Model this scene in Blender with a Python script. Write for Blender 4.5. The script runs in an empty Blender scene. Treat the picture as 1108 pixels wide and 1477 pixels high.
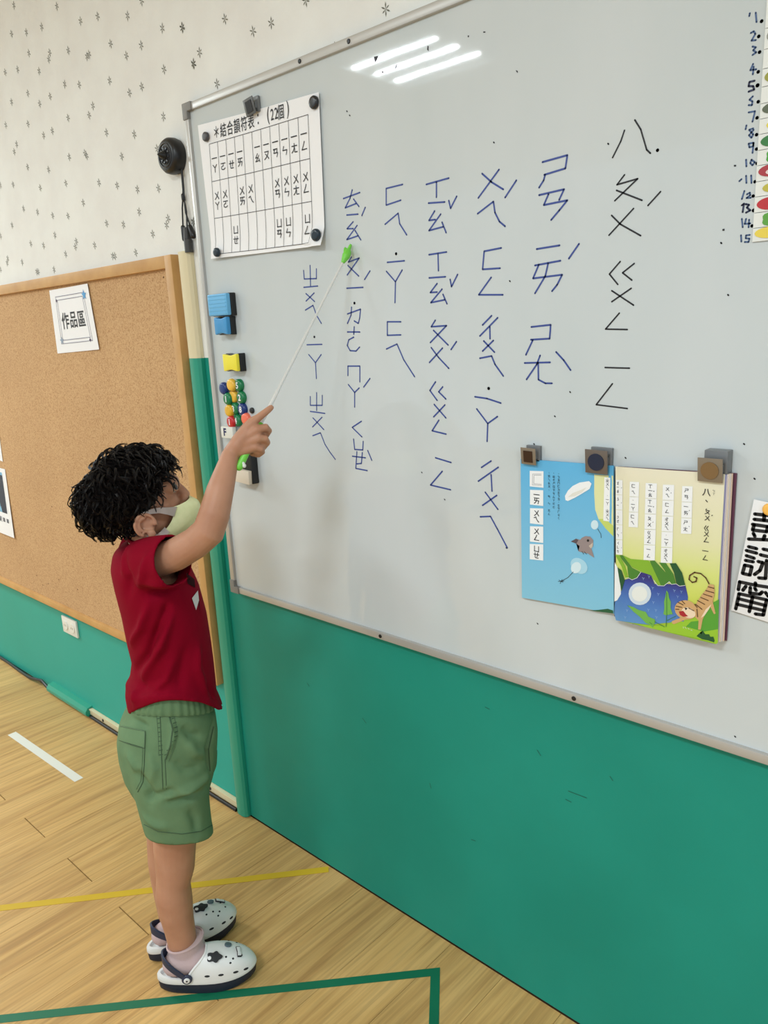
import bpy, bmesh, math, random
import numpy as np
from mathutils import Vector, Matrix
from mathutils.bvhtree import BVHTree

SC = bpy.context.scene
COL = SC.collection
random.seed(7)

# ------------------------------------------------------------ camera
CX, CY, FL = 554.0, 738.5, 1109.0
RM = np.array([[0.73107419, -0.1257762, 0.67060486],
               [0.68054278, 0.2048747, -0.70348268],
               [-0.04890859, 0.97067332, 0.23537469]])      # camera axes in the room frame
CAM = np.array([0.0, -1.1742, 1.4207])
cd = bpy.data.cameras.new('camera')
cam = bpy.data.objects.new('camera', cd)
COL.objects.link(cam)
mw = Matrix.Identity(4)
for i in range(3):
    for j in range(3):
        mw[i][j] = RM[i][j]
    mw[i][3] = CAM[i]
cam.matrix_world = mw
cd.sensor_fit = 'HORIZONTAL'
cd.sensor_width = 36.0
cd.lens = FL * 36.0 / 1108.0
cd.clip_start = 0.02
SC.camera = cam

# ------------------------------------------------------------ world, lamps, exposure
WORLD_STRENGTH = 0.70
LAMP_POWER = 44.0
SC.view_settings.view_transform = 'Standard'
SC.view_settings.look = 'None'
SC.view_settings.exposure = 0.0
SC.view_settings.gamma = 1.0
SC.view_settings.use_curve_mapping = False
w = bpy.data.worlds.new('world')
SC.world = w
w.use_nodes = True
w.node_tree.nodes['Background'].inputs[0].default_value = (0.84, 0.97, 1.08, 1)
w.node_tree.nodes['Background'].inputs[1].default_value = WORLD_STRENGTH
CEIL = 2.8
LAMPS = [(-2.84, -2.25), (-0.44, -2.25), (-0.44, -4.65), (1.96, -2.25), (-5.24, -1.25)]  # the far-left one is added, out of view, to brighten the left wall


def lamp_light(x, y, k_=1.0):
    for k in (-1, 0, 1):
        l = bpy.data.lights.new('tube_light', 'AREA')
        l.shape = 'RECTANGLE'
        l.size = 0.58
        l.size_y = 0.022
        l.energy = LAMP_POWER * k_ / 3
        l.color = (0.875, 0.985, 1.04)
        o = bpy.data.objects.new('tube_light', l)
        o.location = (x, y + k * 0.17, CEIL - 0.055)
        COL.objects.link(o)


for lx, ly in LAMPS:
    lamp_light(lx, ly, 2.1 if lx < -5 else 0.75 if lx < -2 else 0.95)

# ------------------------------------------------------------ helpers


def ray(px, py):
    v = RM @ np.array([px - CX, CY - py, -FL])
    return v / np.linalg.norm(v)


def K(px, py, Y=0.0):
    """room point on the plane lying Y metres in front of the wall"""
    r = ray(px, py)
    return CAM + r * ((-Y - CAM[1]) / r[1])


def FLR(px, py, z=0.0):
    r = ray(px, py)
    return CAM + r * ((z - CAM[2]) / r[2])


FW = np.array([0.5, 0.866, 0.0])
RT = np.array([0.866, -0.5, 0.0])
UP = np.array([0.0, 0.0, 1.0])
BC = np.array([-1.409, -0.417, 0.0])


def B(px, py, s=0.0):
    """room point on the child's profile plane, s metres to the child's right"""
    r = ray(px, py)
    return CAM + r * (((BC - CAM) @ RT + s) / (r @ RT))


def lin(c):
    c = c / 255.0
    return c / 12.92 if c <= 0.04045 else ((c + 0.055) / 1.055) ** 2.4


def RGB(r, g, b):
    return (lin(r), lin(g), lin(b), 1.0)


MATS = {}


def mat(name, col, rough=0.5, var=None, bump=None, metal=0.0, spec=0.5, sss=0.0, coat=0.0, alpha=1.0, sheen=0.0):
    if name in MATS:
        return MATS[name]
    m = bpy.data.materials.new(name)
    m.use_nodes = True
    nt = m.node_tree
    bs = nt.nodes['Principled BSDF']
    bs.inputs['Base Color'].default_value = RGB(*col)
    bs.inputs['Roughness'].default_value = rough
    bs.inputs['Metallic'].default_value = metal
    bs.inputs['Specular IOR Level'].default_value = spec
    bs.inputs['Coat Weight'].default_value = coat
    bs.inputs['Alpha'].default_value = alpha
    bs.inputs['Sheen Weight'].default_value = sheen
    if sss:
        bs.inputs['Subsurface Weight'].default_value = sss
        bs.inputs['Subsurface Radius'].default_value = (0.02, 0.008, 0.004)
        bs.inputs['Subsurface Scale'].default_value = 0.5
    if var or bump:
        tc = nt.nodes.new('ShaderNodeTexCoord')
    if var:                                     # (scale, colour2, contrast)
        sc, c2, lo, hi = var
        n = nt.nodes.new('ShaderNodeTexNoise')
        n.inputs['Scale'].default_value = sc
        n.inputs['Detail'].default_value = 6
        nt.links.new(tc.outputs['Object'], n.inputs['Vector'])
        r = nt.nodes.new('ShaderNodeValToRGB')
        r.color_ramp.elements[0].position = lo
        r.color_ramp.elements[1].position = hi
        r.color_ramp.elements[0].color = RGB(*col)
        r.color_ramp.elements[1].color = RGB(*c2)
        nt.links.new(n.outputs['Fac'], r.inputs['Fac'])
        nt.links.new(r.outputs['Color'], bs.inputs['Base Color'])
    if bump:                                    # (scale, strength, distance)
        n = nt.nodes.new('ShaderNodeTexNoise')
        n.inputs['Scale'].default_value = bump[0]
        n.inputs['Detail'].default_value = 5
        nt.links.new(tc.outputs['Object'], n.inputs['Vector'])
        b = nt.nodes.new('ShaderNodeBump')
        b.inputs['Strength'].default_value = bump[1]
        b.inputs['Distance'].default_value = bump[2]
        nt.links.new(n.outputs['Fac'], b.inputs['Height'])
        nt.links.new(b.outputs['Normal'], bs.inputs['Normal'])
    MATS[name] = m
    return m


class MB:
    def __init__(s):
        s.v = []
        s.f = []
        s.mi = []
        s.cur = 0

    def add(s, verts, faces):
        o = len(s.v)
        s.v += [tuple(float(c) for c in p) for p in verts]
        s.f += [tuple(i + o for i in f) for f in faces]
        s.mi += [s.cur] * len(faces)
        return s

    def box(s, p0, p1):
        x0, y0, z0 = p0
        x1, y1, z1 = p1
        x0, x1 = sorted((x0, x1)); y0, y1 = sorted((y0, y1)); z0, z1 = sorted((z0, z1))
        return s.add([(x0, y0, z0), (x1, y0, z0), (x1, y1, z0), (x0, y1, z0), (x0, y0, z1), (x1, y0, z1), (x1, y1, z1), (x0, y1, z1)],
                     [(3, 2, 1, 0), (4, 5, 6, 7), (0, 1, 5, 4), (1, 2, 6, 5), (2, 3, 7, 6), (3, 0, 4, 7)])

    def prism(s, poly, d):
        """closed polygon of 3-D points extruded by the vector d"""
        n = len(poly)
        P = [np.array(p, float) for p in poly]
        Q = [p + np.array(d, float) for p in P]
        return s.add(P + Q, [tuple(range(n))[::-1], tuple(range(n, 2 * n))] + [(i, (i + 1) % n, n + (i + 1) % n, n + i) for i in range(n)])

    def loft(s, rings, cap=True, closed=True):
        n = len(rings[0])
        vs = [p for r in rings for p in r]
        fs = []
        for k in range(len(rings) - 1):
            for i in range(n if closed else n - 1):
                j = (i + 1) % n
                fs.append((k * n + i, k * n + j, (k + 1) * n + j, (k + 1) * n + i))
        if cap:
            fs.append(tuple(range(n))[::-1])
            fs.append(tuple((len(rings) - 1) * n + i for i in range(n)))
        return s.add(vs, fs)

    def tube(s, pts, rad, n=8, cap=True):
        P = [np.array(p, float) for p in pts]
        if not hasattr(rad, '__len__'):
            rad = [rad] * len(P)
        T = []
        for i in range(len(P)):
            t = P[min(i + 1, len(P) - 1)] - P[max(i - 1, 0)]
            T.append(t / (np.linalg.norm(t) + 1e-9))
        a = np.array([0, 0, 1.0]) if abs(T[0][2]) < 0.9 else np.array([1.0, 0, 0])
        u = np.cross(T[0], a); u /= np.linalg.norm(u)
        rings = []
        for i in range(len(P)):
            u = u - T[i] * (u @ T[i]); u /= np.linalg.norm(u) + 1e-9
            v = np.cross(T[i], u)
            rings.append([P[i] + rad[i] * (math.cos(2 * math.pi * k / n) * u + math.sin(2 * math.pi * k / n) * v) for k in range(n)])
        return s.loft(rings, cap)

    def limb(s, pts, rad, n=14):
        """tube with rounded ends"""
        P = [np.array(p, float) for p in pts]
        r = list(rad) if hasattr(rad, '__len__') else [rad] * len(P)
        t0 = P[0] - P[1]; t0 /= np.linalg.norm(t0)
        t1 = P[-1] - P[-2]; t1 /= np.linalg.norm(t1)
        A = [P[0] + t0 * r[0] * math.sin(a) for a in (1.45, 1.1, 0.6)]
        Z = [P[-1] + t1 * r[-1] * math.sin(a) for a in (0.6, 1.1, 1.45)]
        return s.tube(A + P + Z, [r[0] * math.cos(a) for a in (1.45, 1.1, 0.6)] + r + [r[-1] * math.cos(a) for a in (0.6, 1.1, 1.45)], n)

    def ball(s, c, r, ax=None, nu=16, nv=10):
        c = np.array(c, float)
        if not hasattr(r, '__len__'):
            r = (r, r, r)
        if ax is None:
            ax = np.eye(3)
        rings = []
        for j in range(1, nv):
            t = math.pi * j / nv
            rings.append([c + ax[0] * r[0] * math.sin(t) * math.cos(2 * math.pi * i / nu) + ax[1] * r[1] * math.sin(t) * math.sin(2 * math.pi * i / nu) + ax[2] * r[2] * -math.cos(t) for i in range(nu)])
        return s.loft(rings, True)

    def cyl(s, c, axis, r0, h, r1=None, n=20):
        c = np.array(c, float); axis = np.array(axis, float); axis /= np.linalg.norm(axis)
        return s.tube([c, c + axis * h], [r0, r0 if r1 is None else r1], n)

    def dome(s, c, axis, r, h, n=20, e=0.25):
        """button: short cylinder with a rounded edge"""
        c = np.array(c, float); axis = np.array(axis, float); axis /= np.linalg.norm(axis)
        e = e * r
        return s.tube([c, c + axis * (h * 0.55), c + axis * h * 0.85, c + axis * h * 0.97, c + axis * h], [r, r, r - e * 0.4, r - e, r - e * 2], n)

    def stroke(s, pts, wd, nrm=(0, -1, 0), up=None):
        """flat marker line through wall points"""
        nrm = np.array(nrm, float)
        P = [np.array(p, float) for p in pts]
        for a, b in zip(P[:-1], P[1:]):
            d = b - a
            L = np.linalg.norm(d)
            if L < 1e-6:
                continue
            q = np.cross(nrm, d / L) * wd / 2
            s.add([a - q, b - q, b + q, a + q], [(0, 1, 2, 3)])
        ux = np.cross(nrm, (0, 0, 1.0)); ux /= np.linalg.norm(ux)
        uz = np.cross(ux, nrm)
        for p in P:
            s.add([p + wd / 2 * (ux * math.cos(k * math.pi / 4) + uz * math.sin(k * math.pi / 4)) for k in range(8)], [tuple(range(8))])
        return s


LOC = {}
SHARED = {}


def tag(o, label=None, cat=None, group=None, kind=None):
    if label: o['label'] = label
    if cat: o['category'] = cat
    if group: o['group'] = group
    if kind: o['kind'] = kind
    return o


def link(name, data, loc, parent=None):
    o = bpy.data.objects.new(name, data)
    COL.objects.link(o)
    LOC[o.name] = np.array(loc, float)
    if parent is not None:
        o.parent = parent
        o.location = tuple(LOC[o.name] - LOC[parent.name])
    else:
        o.location = tuple(LOC[o.name])
    return o


def empty(name, loc, label=None, cat=None, group=None):
    return tag(link(name, None, loc), label, cat, group)


def obj(name, mb, m, parent=None, smooth=False, bevel=0.0, ang=40, seg=2, shift=True):
    me = bpy.data.meshes.new(name)
    V = np.array(mb.v)
    lo, hi = V.min(0), V.max(0)
    loc = np.array([(lo[0] + hi[0]) / 2, (lo[1] + hi[1]) / 2, lo[2]])
    me.from_pydata([tuple(p) for p in V - loc], [], mb.f)
    ms = m if isinstance(m, (list, tuple)) else [m]
    for q in ms:
        me.materials.append(q)
    if len(ms) > 1:
        me.polygons.foreach_set('material_index', mb.mi)
    bm = bmesh.new()
    bm.from_mesh(me)
    if bevel:
        ed = [e for e in bm.edges if len(e.link_faces) == 2 and e.calc_face_angle(0) > math.radians(30)]
        bmesh.ops.bevel(bm, geom=ed, offset=bevel, segments=seg, profile=0.6, affect='EDGES', clamp_overlap=True)
    if not smooth == 'flat2d':
        bmesh.ops.recalc_face_normals(bm, faces=bm.faces)
    bm.to_mesh(me)
    bm.free()
    if smooth is True or bevel:
        for p in me.polygons:
            p.use_smooth = True
        me.set_sharp_from_angle(angle=math.radians(ang))
    return link(name, me, loc, parent)


def wbox(x0, x1, z0, z1, y0, y1):
    return MB().box((x0, -y0, z0), (x1, -y1, z1))


def rect_on_wall(c, wd, ht, ang, Y):
    """corner points of a tilted rectangle lying Y in front of the wall"""
    ca, sa = math.cos(ang), math.sin(ang)
    return [np.array([c[0] + u * wd / 2 * ca - v * ht / 2 * sa, -Y, c[2] + u * wd / 2 * sa + v * ht / 2 * ca]) for u, v in ((-1, -1), (1, -1), (1, 1), (-1, 1))]


GLY = {}


def glyphs(s, off=0.0):
    k = (s, off)
    if k in GLY:
        return GLY[k]
    cu = bpy.data.curves.new('type', 'FONT')
    cu.body = s
    cu.offset = off
    cu.resolution_u = 3
    o = bpy.data.objects.new('type', cu)
    COL.objects.link(o)
    dg = bpy.context.evaluated_depsgraph_get()
    e = o.evaluated_get(dg)
    me = e.to_mesh()
    V = np.array([v.co[:2] for v in me.vertices]).reshape(-1, 2)
    Fc = [tuple(p.vertices) for p in me.polygons]
    e.to_mesh_clear()
    bpy.data.objects.remove(o)
    bpy.data.curves.remove(cu)
    if len(V):
        lo, hi = V.min(0), V.max(0)
        V = (V - (lo + hi) / 2)
    GLY[k] = (V, Fc)
    return GLY[k]


def typ(mb, s, fn, u, v, h, wfac=1.0, off=0.0, rot=0.0):
    """print the string centred on (u, v) of the surface fn(u, v), em height h"""
    V, Fc = glyphs(s, off)
    if not len(V):
        return
    ca, sa = math.cos(rot), math.sin(rot)
    P = []
    for a, b in V:
        a, b = a * h * wfac, b * h
        P.append(fn(u + a * ca - b * sa, v + a * sa + b * ca))
    mb.add(P, Fc)


def wallfn(Y, ang=0.0, org=(0, 0)):
    return lambda u, v: np.array([u, -Y, v])


def evaluated(mb, voxel, smooth_it=0, sm_f=0.5):
    """fuse the overlapping closed shapes of mb into one skin"""
    me = bpy.data.meshes.new('t')
    me.from_pydata(mb.v, [], mb.f)
    bm = bmesh.new(); bm.from_mesh(me)
    bmesh.ops.recalc_face_normals(bm, faces=bm.faces)
    bm.to_mesh(me); bm.free()
    o = bpy.data.objects.new('t', me)
    COL.objects.link(o)
    r = o.modifiers.new('r', 'REMESH')
    r.mode = 'VOXEL'
    r.voxel_size = voxel
    if smooth_it:
        q = o.modifiers.new('s', 'SMOOTH')
        q.factor = sm_f
        q.iterations = smooth_it
    dg = bpy.context.evaluated_depsgraph_get()
    out = bpy.data.meshes.new_from_object(o.evaluated_get(dg))
    bpy.data.objects.remove(o)
    bpy.data.meshes.remove(me)
    return out


def co(me):
    a = np.empty(len(me.vertices) * 3)
    me.vertices.foreach_get('co', a)
    return a.reshape(-1, 3)


def nrm(me):
    a = np.empty(len(me.vertices) * 3)
    me.vertex_normals.foreach_get('vector', a)
    return a.reshape(-1, 3)


def setco(me, V):
    me.vertices.foreach_set('co', V.ravel())
    me.update()


def place(name, me, m, parent=None):
    """link a mesh whose vertices are in room coordinates"""
    V = co(me)
    lo, hi = V.min(0), V.max(0)
    loc = np.array([(lo[0] + hi[0]) / 2, (lo[1] + hi[1]) / 2, lo[2]])
    setco(me, V - loc)
    me.materials.clear()
    for q in (m if isinstance(m, (list, tuple)) else [m]):
        me.materials.append(q)
    for p in me.polygons:
        p.use_smooth = True
    me.name = name
    return link(name, me, loc, parent)


# ------------------------------------------------------------ materials
M_paper = mat('wallpaper_cream', (234, 235, 231), 0.85, var=(9, (227, 226, 222), 0.35, 0.75), bump=(120, 0.25, 0.002))
M_teal = mat('teal_paint', (24, 145, 127), 0.5, spec=0.3, var=(2.2, (17, 134, 116), 0.35, 0.7), bump=(300, 0.12, 0.001))
M_teal2 = mat('teal_trunking', (34, 148, 122), 0.35)
M_cream = mat('cream_trunking', (216, 204, 168), 0.45)
M_star = mat('wallpaper_ink', (112, 112, 100), 0.9)
M_ink = mat('black_ink', (22, 22, 26), 0.6)
M_pblack = mat('black_plastic', (20, 21, 23), 0.38, spec=0.5)
M_white = mat('white_paper', (238, 238, 240), 0.6)
M_ceil = mat('ceiling_paint', (236, 233, 226), 0.9)
M_lampm = mat('lamp_metal', (235, 235, 235), 0.4)

# ------------------------------------------------------------ floor
def wood():
    m = bpy.data.materials.new('oak_laminate')
    m.use_nodes = True
    nt = m.node_tree
    N, L = nt.nodes, nt.links
    bs = N['Principled BSDF']
    tc = N.new('ShaderNodeTexCoord')
    oi = N.new('ShaderNodeObjectInfo')
    add = N.new('ShaderNodeVectorMath'); add.operation = 'ADD'
    mul = N.new('ShaderNodeVectorMath'); mul.operation = 'SCALE'
    comb = N.new('ShaderNodeCombineXYZ')
    for k in range(3):
        L.new(oi.outputs['Random'], comb.inputs[k])
    L.new(comb.outputs[0], mul.inputs[0]); mul.inputs['Scale'].default_value = 37.0
    L.new(tc.outputs['Object'], add.inputs[0]); L.new(mul.outputs[0], add.inputs[1])
    mp = N.new('ShaderNodeMapping')
    mp.inputs['Scale'].default_value = (26.0, 1.5, 1.0)
    L.new(add.outputs[0], mp.inputs['Vector'])
    n1 = N.new('ShaderNodeTexNoise'); n1.inputs['Scale'].default_value = 1.0; n1.inputs['Detail'].default_value = 5; n1.inputs['Distortion'].default_value = 1.3
    L.new(mp.outputs[0], n1.inputs['Vector'])
    mp2 = N.new('ShaderNodeMapping')
    mp2.inputs['Scale'].default_value = (170.0, 5.0, 1.0)
    L.new(add.outputs[0], mp2.inputs['Vector'])
    n2 = N.new('ShaderNodeTexNoise'); n2.inputs['Scale'].default_value = 1.0; n2.inputs['Detail'].default_value = 3
    L.new(mp2.outputs[0], n2.inputs['Vector'])
    r1 = N.new('ShaderNodeValToRGB')
    e = r1.color_ramp.elements
    e[0].position = 0.30; e[0].color = RGB(180, 139, 84)
    e[1].position = 0.66; e[1].color = RGB(209, 169, 108)
    x = r1.color_ramp.elements.new(0.47); x.color = RGB(200, 159, 98)
    L.new(n1.outputs['Fac'], r1.inputs['Fac'])
    r2 = N.new('ShaderNodeValToRGB')
    r2.color_ramp.elements[0].position = 0.35; r2.color_ramp.elements[0].color = (0.80, 0.80, 0.80, 1)
    r2.color_ramp.elements[1].position = 0.6; r2.color_ramp.elements[1].color = (1.04, 1.04, 1.04, 1)
    L.new(n2.outputs['Fac'], r2.inputs['Fac'])
    mx = N.new('ShaderNodeMix'); mx.data_type = 'RGBA'; mx.blend_type = 'MULTIPLY'; mx.inputs[0].default_value = 0.85
    L.new(r1.outputs['Color'], mx.inputs[6]); L.new(r2.outputs['Color'], mx.inputs[7])
    hv = N.new('ShaderNodeHueSaturation')
    mr = N.new('ShaderNodeMapRange'); mr.inputs['To Min'].default_value = 0.94; mr.inputs['To Max'].default_value = 1.05
    L.new(oi.outputs['Random'], mr.inputs['Value']); L.new(mr.outputs[0], hv.inputs['Value'])
    L.new(mx.outputs[2], hv.inputs['Color']); L.new(hv.outputs[0], bs.inputs['Base Color'])
    bs.inputs['Roughness'].default_value = 0.45
    bs.inputs['Specular IOR Level'].default_value = 0.4
    b = N.new('ShaderNodeBump'); b.inputs['Strength'].default_value = 0.12; b.inputs['Distance'].default_value = 0.0006
    L.new(n2.outputs['Fac'], b.inputs['Height']); L.new(b.outputs[0], bs.inputs['Normal'])
    return m


M_wood = wood()
M_gap = mat('joint_filler_brown', (70, 48, 26), 0.9)  # brown base showing in the joints between planks
FX0, FX1, FY0 = -6.6, 2.4, -6.0
floor = tag(obj('floor', MB().box((FX0, FY0, -0.06), (FX1, 0.14, -0.010)), M_gap), kind='structure')
PW = 0.14595
xj = -1.945 * 1.1742
PL = 1.2
seen = 0
KA = int(math.floor((-5.2 - xj) / PW)) + 1
KB = int(math.floor((0.9 - xj) / PW)) + 1
XA_, XB_ = xj + KA * PW - 0.0008, xj + KB * PW + 0.0004
k0 = int(math.floor((FX0 - xj) / PW)) + 1
k1 = int(math.floor((FX1 - xj) / PW))
plank_mesh = {}
for k in range(k0, k1):
    x0 = xj + k * PW
    off = -0.4535 if k % 2 == 0 else -1.0535
    edges = [0.0, off]
    y = off
    while y > -3.3:
        y -= PL
        edges.append(max(y, -4.1))
    for a, b in zip(edges[:-1], edges[1:]):
        Lg = round(a - b, 4)
        if Lg < 0.02 or k >= KB or k < KA:
            continue
        if Lg not in plank_mesh:
            mb = MB().box((0.0004, 0.0014, -0.011), (PW - 0.0004, Lg - 0.0014, 0.0))
            me = bpy.data.meshes.new('plank')
            me.from_pydata(mb.v, [], mb.f)
            me.materials.append(M_wood)
            plank_mesh[Lg] = me
        link('plank', plank_mesh[Lg], (x0, b, 0.0), floor)
        seen += 1
rest = MB()
for (xa, xb, ya, yb) in ((FX0, XA_, FY0, 0.0), (XB_, FX1, FY0, 0.0), (XA_, XB_, FY0, -4.102)):
    rest.box((xa, ya, -0.011), (xb, yb, 0.0))
obj('floor_covering', rest, M_wood, floor)
print('planks', seen)

# ------------------------------------------------------------ wall (one flat wall, cream paper above teal paint)
ZT = K(300, 516)[2]
wl = MB()
wl.box((-1.762, 0.0, 0.004), (FX1, 0.14, ZT))
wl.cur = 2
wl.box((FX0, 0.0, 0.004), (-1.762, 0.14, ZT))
wl.cur = 1
wl.box((FX0, 0.0, ZT), (FX1, 0.14, CEIL))
wall = tag(obj('wall_back', wl, [M_teal, M_paper, mat('teal_paint_left_lit', (45, 165, 149), 0.5, spec=0.3, var=(2.0, (39, 157, 141), 0.35, 0.7))]), kind='structure')  # lighter teal left of the trunking carries the stronger light there in its colour
obj('ceiling', MB().box((FX0, FY0, CEIL), (FX1, 0.14, CEIL + 0.08)), M_ceil)['kind'] = 'structure'
obj('wall_left', MB().box((FX0 - 0.12, FY0, 0.0), (FX0, 0.14, CEIL)), M_paper)['kind'] = 'structure'

# flower print of the wallpaper
stars = [(70, 27), (288, 32), (408, 107), (495, 83), (718, 5), (647, 80), (823, 143), (925, 139), (211, 137), (133, 164), (58, 172), (146, 270), (252, 267), (247, 301),
         (346, 256), (441, 287), (452, 276), (561, 222), (716, 230), (641, 282), (832, 352), (981, 322), (26, 367), (89, 353), (198, 361), (328, 427), (402, 430), (556, 410), (719, 440),
         (657, 471), (141, 473), (254, 489), (58, 517), (201, 526), (471, 537), (452, 585), (345, 598), (829, 592), (942, 565), (955, 577), (142, 629), (29, 635), (265, 664), (221, 687), (540, 673), (681, 682),
         (84, 732), (72, 770), (351, 797), (431, 778), (440, 792), (618, 794), (797, 755), (140, 848), (246, 861), (2, 941), (66, 937), (204, 953), (334, 930), (502, 927), (594, 941), (697, 961),
         (804, 956), (422, 1029), (119, 1059), (190, 1076), (267, 1094), (345, 1096), (706, 1075), (853, 1109), (845, 1142), (981, 1128), (61, 1143), (3, 1198), (541, 1134), (626, 1140), (775, 1188), (278, 1193),
         (156, 1237), (221, 1246), (387, 1225), (382, 1253), (480, 1245), (689, 1282), (333, 1290), (572, 1300), (583, 1299), (39, 1312), (36, 1335), (112, 1330), (2, 1367), (274, 1368), (186, 1380), (194, 1379)]
pts = [(x / 3.518, y / 3.518) for x, y in stars]
pts += [(240 + x / 2.409, y / 2.409) for x, y in ((55, 96), (203, 66), (301, 109), (364, 80), (115, 182), (95, 222), (176, 291), (586, 167), (762, 32), (981, 5), (484, 2))]
pts += [(302, 481), (308, 487), (270.5, 419), (279.4, 319.5)]
random.seed(3)
mb = MB()


def star(c, r, a0):
    for k in range(6):
        a = a0 + k * math.pi / 3
        rr = r * (1.0 if k % 3 else 0.8)
        d = np.array([math.cos(a), 0, math.sin(a)])
        q = np.array([-d[2], 0, d[0]])
        mb.add([c, c + d * rr * 0.6 + q * rr * 0.12, c + d * rr, c + d * rr * 0.6 - q * rr * 0.12], [(0, 1, 2, 3)])


for p in pts:
    c = K(p[0], p[1], 0.0006)
    star(c, 0.0125, random.uniform(0.3, 0.7))
xl = K(0, 200)[0] - 0.1
taken = [K(p[0], p[1], 0.0006) for p in pts]
for i in range(260):
    x = random.uniform(-4.3, 1.0)
    z = random.uniform(1.75, 2.75)
    c = np.array([x, -0.0006, z])
    d = c - CAM
    v = RM.T @ d
    px, py = CX + FL * v[0] / -v[2], CY - FL * v[1] / -v[2]
    if v[2] < 0 and -25 < px < 1130 and py > -12:
        continue
    if min(np.linalg.norm(c - t) for t in taken) < 0.06:
        continue
    taken.append(c)
    star(c, 0.0125, random.uniform(0.3, 0.7))
tag(obj('wallpaper_print', mb, M_star, wall, smooth='flat2d'), kind='stuff')

# scuffs on the teal paint
mb = MB()
for pl in ([(443, 985), (446, 990)], [(523, 1036), (528, 1043)], [(775, 1082), (780, 1090)], [(776, 985), (775, 990)], [(680, 1211), (686, 1213)], [(820, 1141), (846, 1151)], [(816, 1153), (824, 1157)], [(620, 1130), (622, 1137)],
           [(700, 1020), (706, 1023)], [(880, 1120), (884, 1126)]):
    mb.stroke([K(a, b, 0.0006) for a, b in pl], 0.0016)
obj('scuff_marks', mb, mat('scuff', (22, 92, 74), 0.7), wall, smooth='flat2d')

# ------------------------------------------------------------ ceiling lights
for i, (lx, ly) in enumerate(LAMPS):
    where = ['beside the green-walled corner above the cork board', 'above the whiteboard end of the room', 'far behind the photographer', 'to the right of the photographer', 'added out of view to brighten the far left wall'][i]
    t = empty('ceiling_light', (lx, ly, CEIL - 0.07), 'square recessed louvre light with three tubes ' + where, 'ceiling light', 'ceiling lights')
    f = MB()
    for a, b in (((-.31, -.31), (.31, -.28)), ((-.31, .28), (.31, .31)), ((-.31, -.28), (-.295, .28)), ((.295, -.28), (.31, .28))):
        f.box((lx + a[0], ly + a[1], CEIL - 0.07), (lx + b[0], ly + b[1], CEIL - 0.001))
    obj('frame', f, M_lampm, t, bevel=0.002)
    obj('reflector', MB().box((lx - .295, ly - .28, CEIL - 0.02), (lx + .295, ly + .28, CEIL - 0.012)), M_lampm, t)

# ------------------------------------------------------------ cork board
M_oak = mat('pale_wood', (205, 160, 100), 0.5, var=(14, (188, 142, 84), 0.3, 0.7), bump=(90, 0.15, 0.001))


def corkmat():
    m = mat('cork', (202, 165, 118), 0.9, bump=(420, 0.2, 0.0008))
    nt = m.node_tree
    N, L = nt.nodes, nt.links
    bs = N['Principled BSDF']
    tc = N.new('ShaderNodeTexCoord')
    a = N.new('ShaderNodeTexNoise'); a.inputs['Scale'].default_value = 240; a.inputs['Detail'].default_value = 2
    b = N.new('ShaderNodeTexNoise'); b.inputs['Scale'].default_value = 3.0; b.inputs['Detail'].default_value = 3
    L.new(tc.outputs['Object'], a.inputs['Vector']); L.new(tc.outputs['Object'], b.inputs['Vector'])
    r = N.new('ShaderNodeValToRGB')
    r.color_ramp.elements[0].position = 0.30; r.color_ramp.elements[0].color = RGB(166, 124, 82)
    r.color_ramp.elements[1].position = 0.72; r.color_ramp.elements[1].color = RGB(208, 172, 128)
    x = r.color_ramp.elements.new(0.45); x.color = RGB(194, 155, 110)
    L.new(a.outputs['Fac'], r.inputs['Fac'])
    r2 = N.new('ShaderNodeValToRGB')
    r2.color_ramp.elements[0].position = 0.3; r2.color_ramp.elements[0].color = (0.92, 0.90, 0.88, 1)
    r2.color_ramp.elements[1].position = 0.7; r2.color_ramp.elements[1].color = (1.02, 1.02, 1.02, 1)
    L.new(b.outputs['Fac'], r2.inputs['Fac'])
    mx = N.new('ShaderNodeMix'); mx.data_type = 'RGBA'; mx.blend_type = 'MULTIPLY'; mx.inputs[0].default_value = 1
    L.new(r.outputs['Color'], mx.inputs[6]); L.new(r2.outputs['Color'], mx.inputs[7])
    L.new(mx.outputs[2], bs.inputs['Base Color'])
    return m


M_cork = corkmat()
cx0, cx1, cz0, cz1 = -3.95, -1.806, 0.418, 1.625
FRW = 0.032
cb = empty('cork_board', ((cx0 + cx1) / 2, 0, cz0), 'large tan cork notice board in a pale wooden frame on the wall behind the child', 'notice board')
obj('cork_panel', wbox(cx0 + 0.02, cx1 - 0.02, cz0 + 0.02, cz1 - 0.02, 0.001, 0.012), M_cork, cb)
obj('frame_rail', wbox(cx0, cx1 - FRW, cz1 - FRW, cz1, 0.001, 0.024), M_oak, cb, bevel=0.002)
obj('frame_rail', wbox(cx0, cx1 - FRW, cz0, cz0 + FRW * 0.8, 0.001, 0.024), M_oak, cb, bevel=0.002)
obj('frame_rail', wbox(cx1 - FRW, cx1, cz0, cz1, 0.001, 0.025), M_oak, cb, bevel=0.002)
obj('frame_rail', wbox(cx0 - FRW, cx0, cz0, cz1, 0.001, 0.025), M_oak, cb, bevel=0.002)
for x, y in ((236, 400), (85, 836), (70, 842), (53, 830), (112, 850), (62, 844), (75, 731)):
    obj('pin_hole', MB().dome(K(x, y, 0.0118), (0, -1, 0), 0.0028, 0.0008, 8), mat('pin_hole_brown', (95, 62, 34), 0.9), cb)


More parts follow.
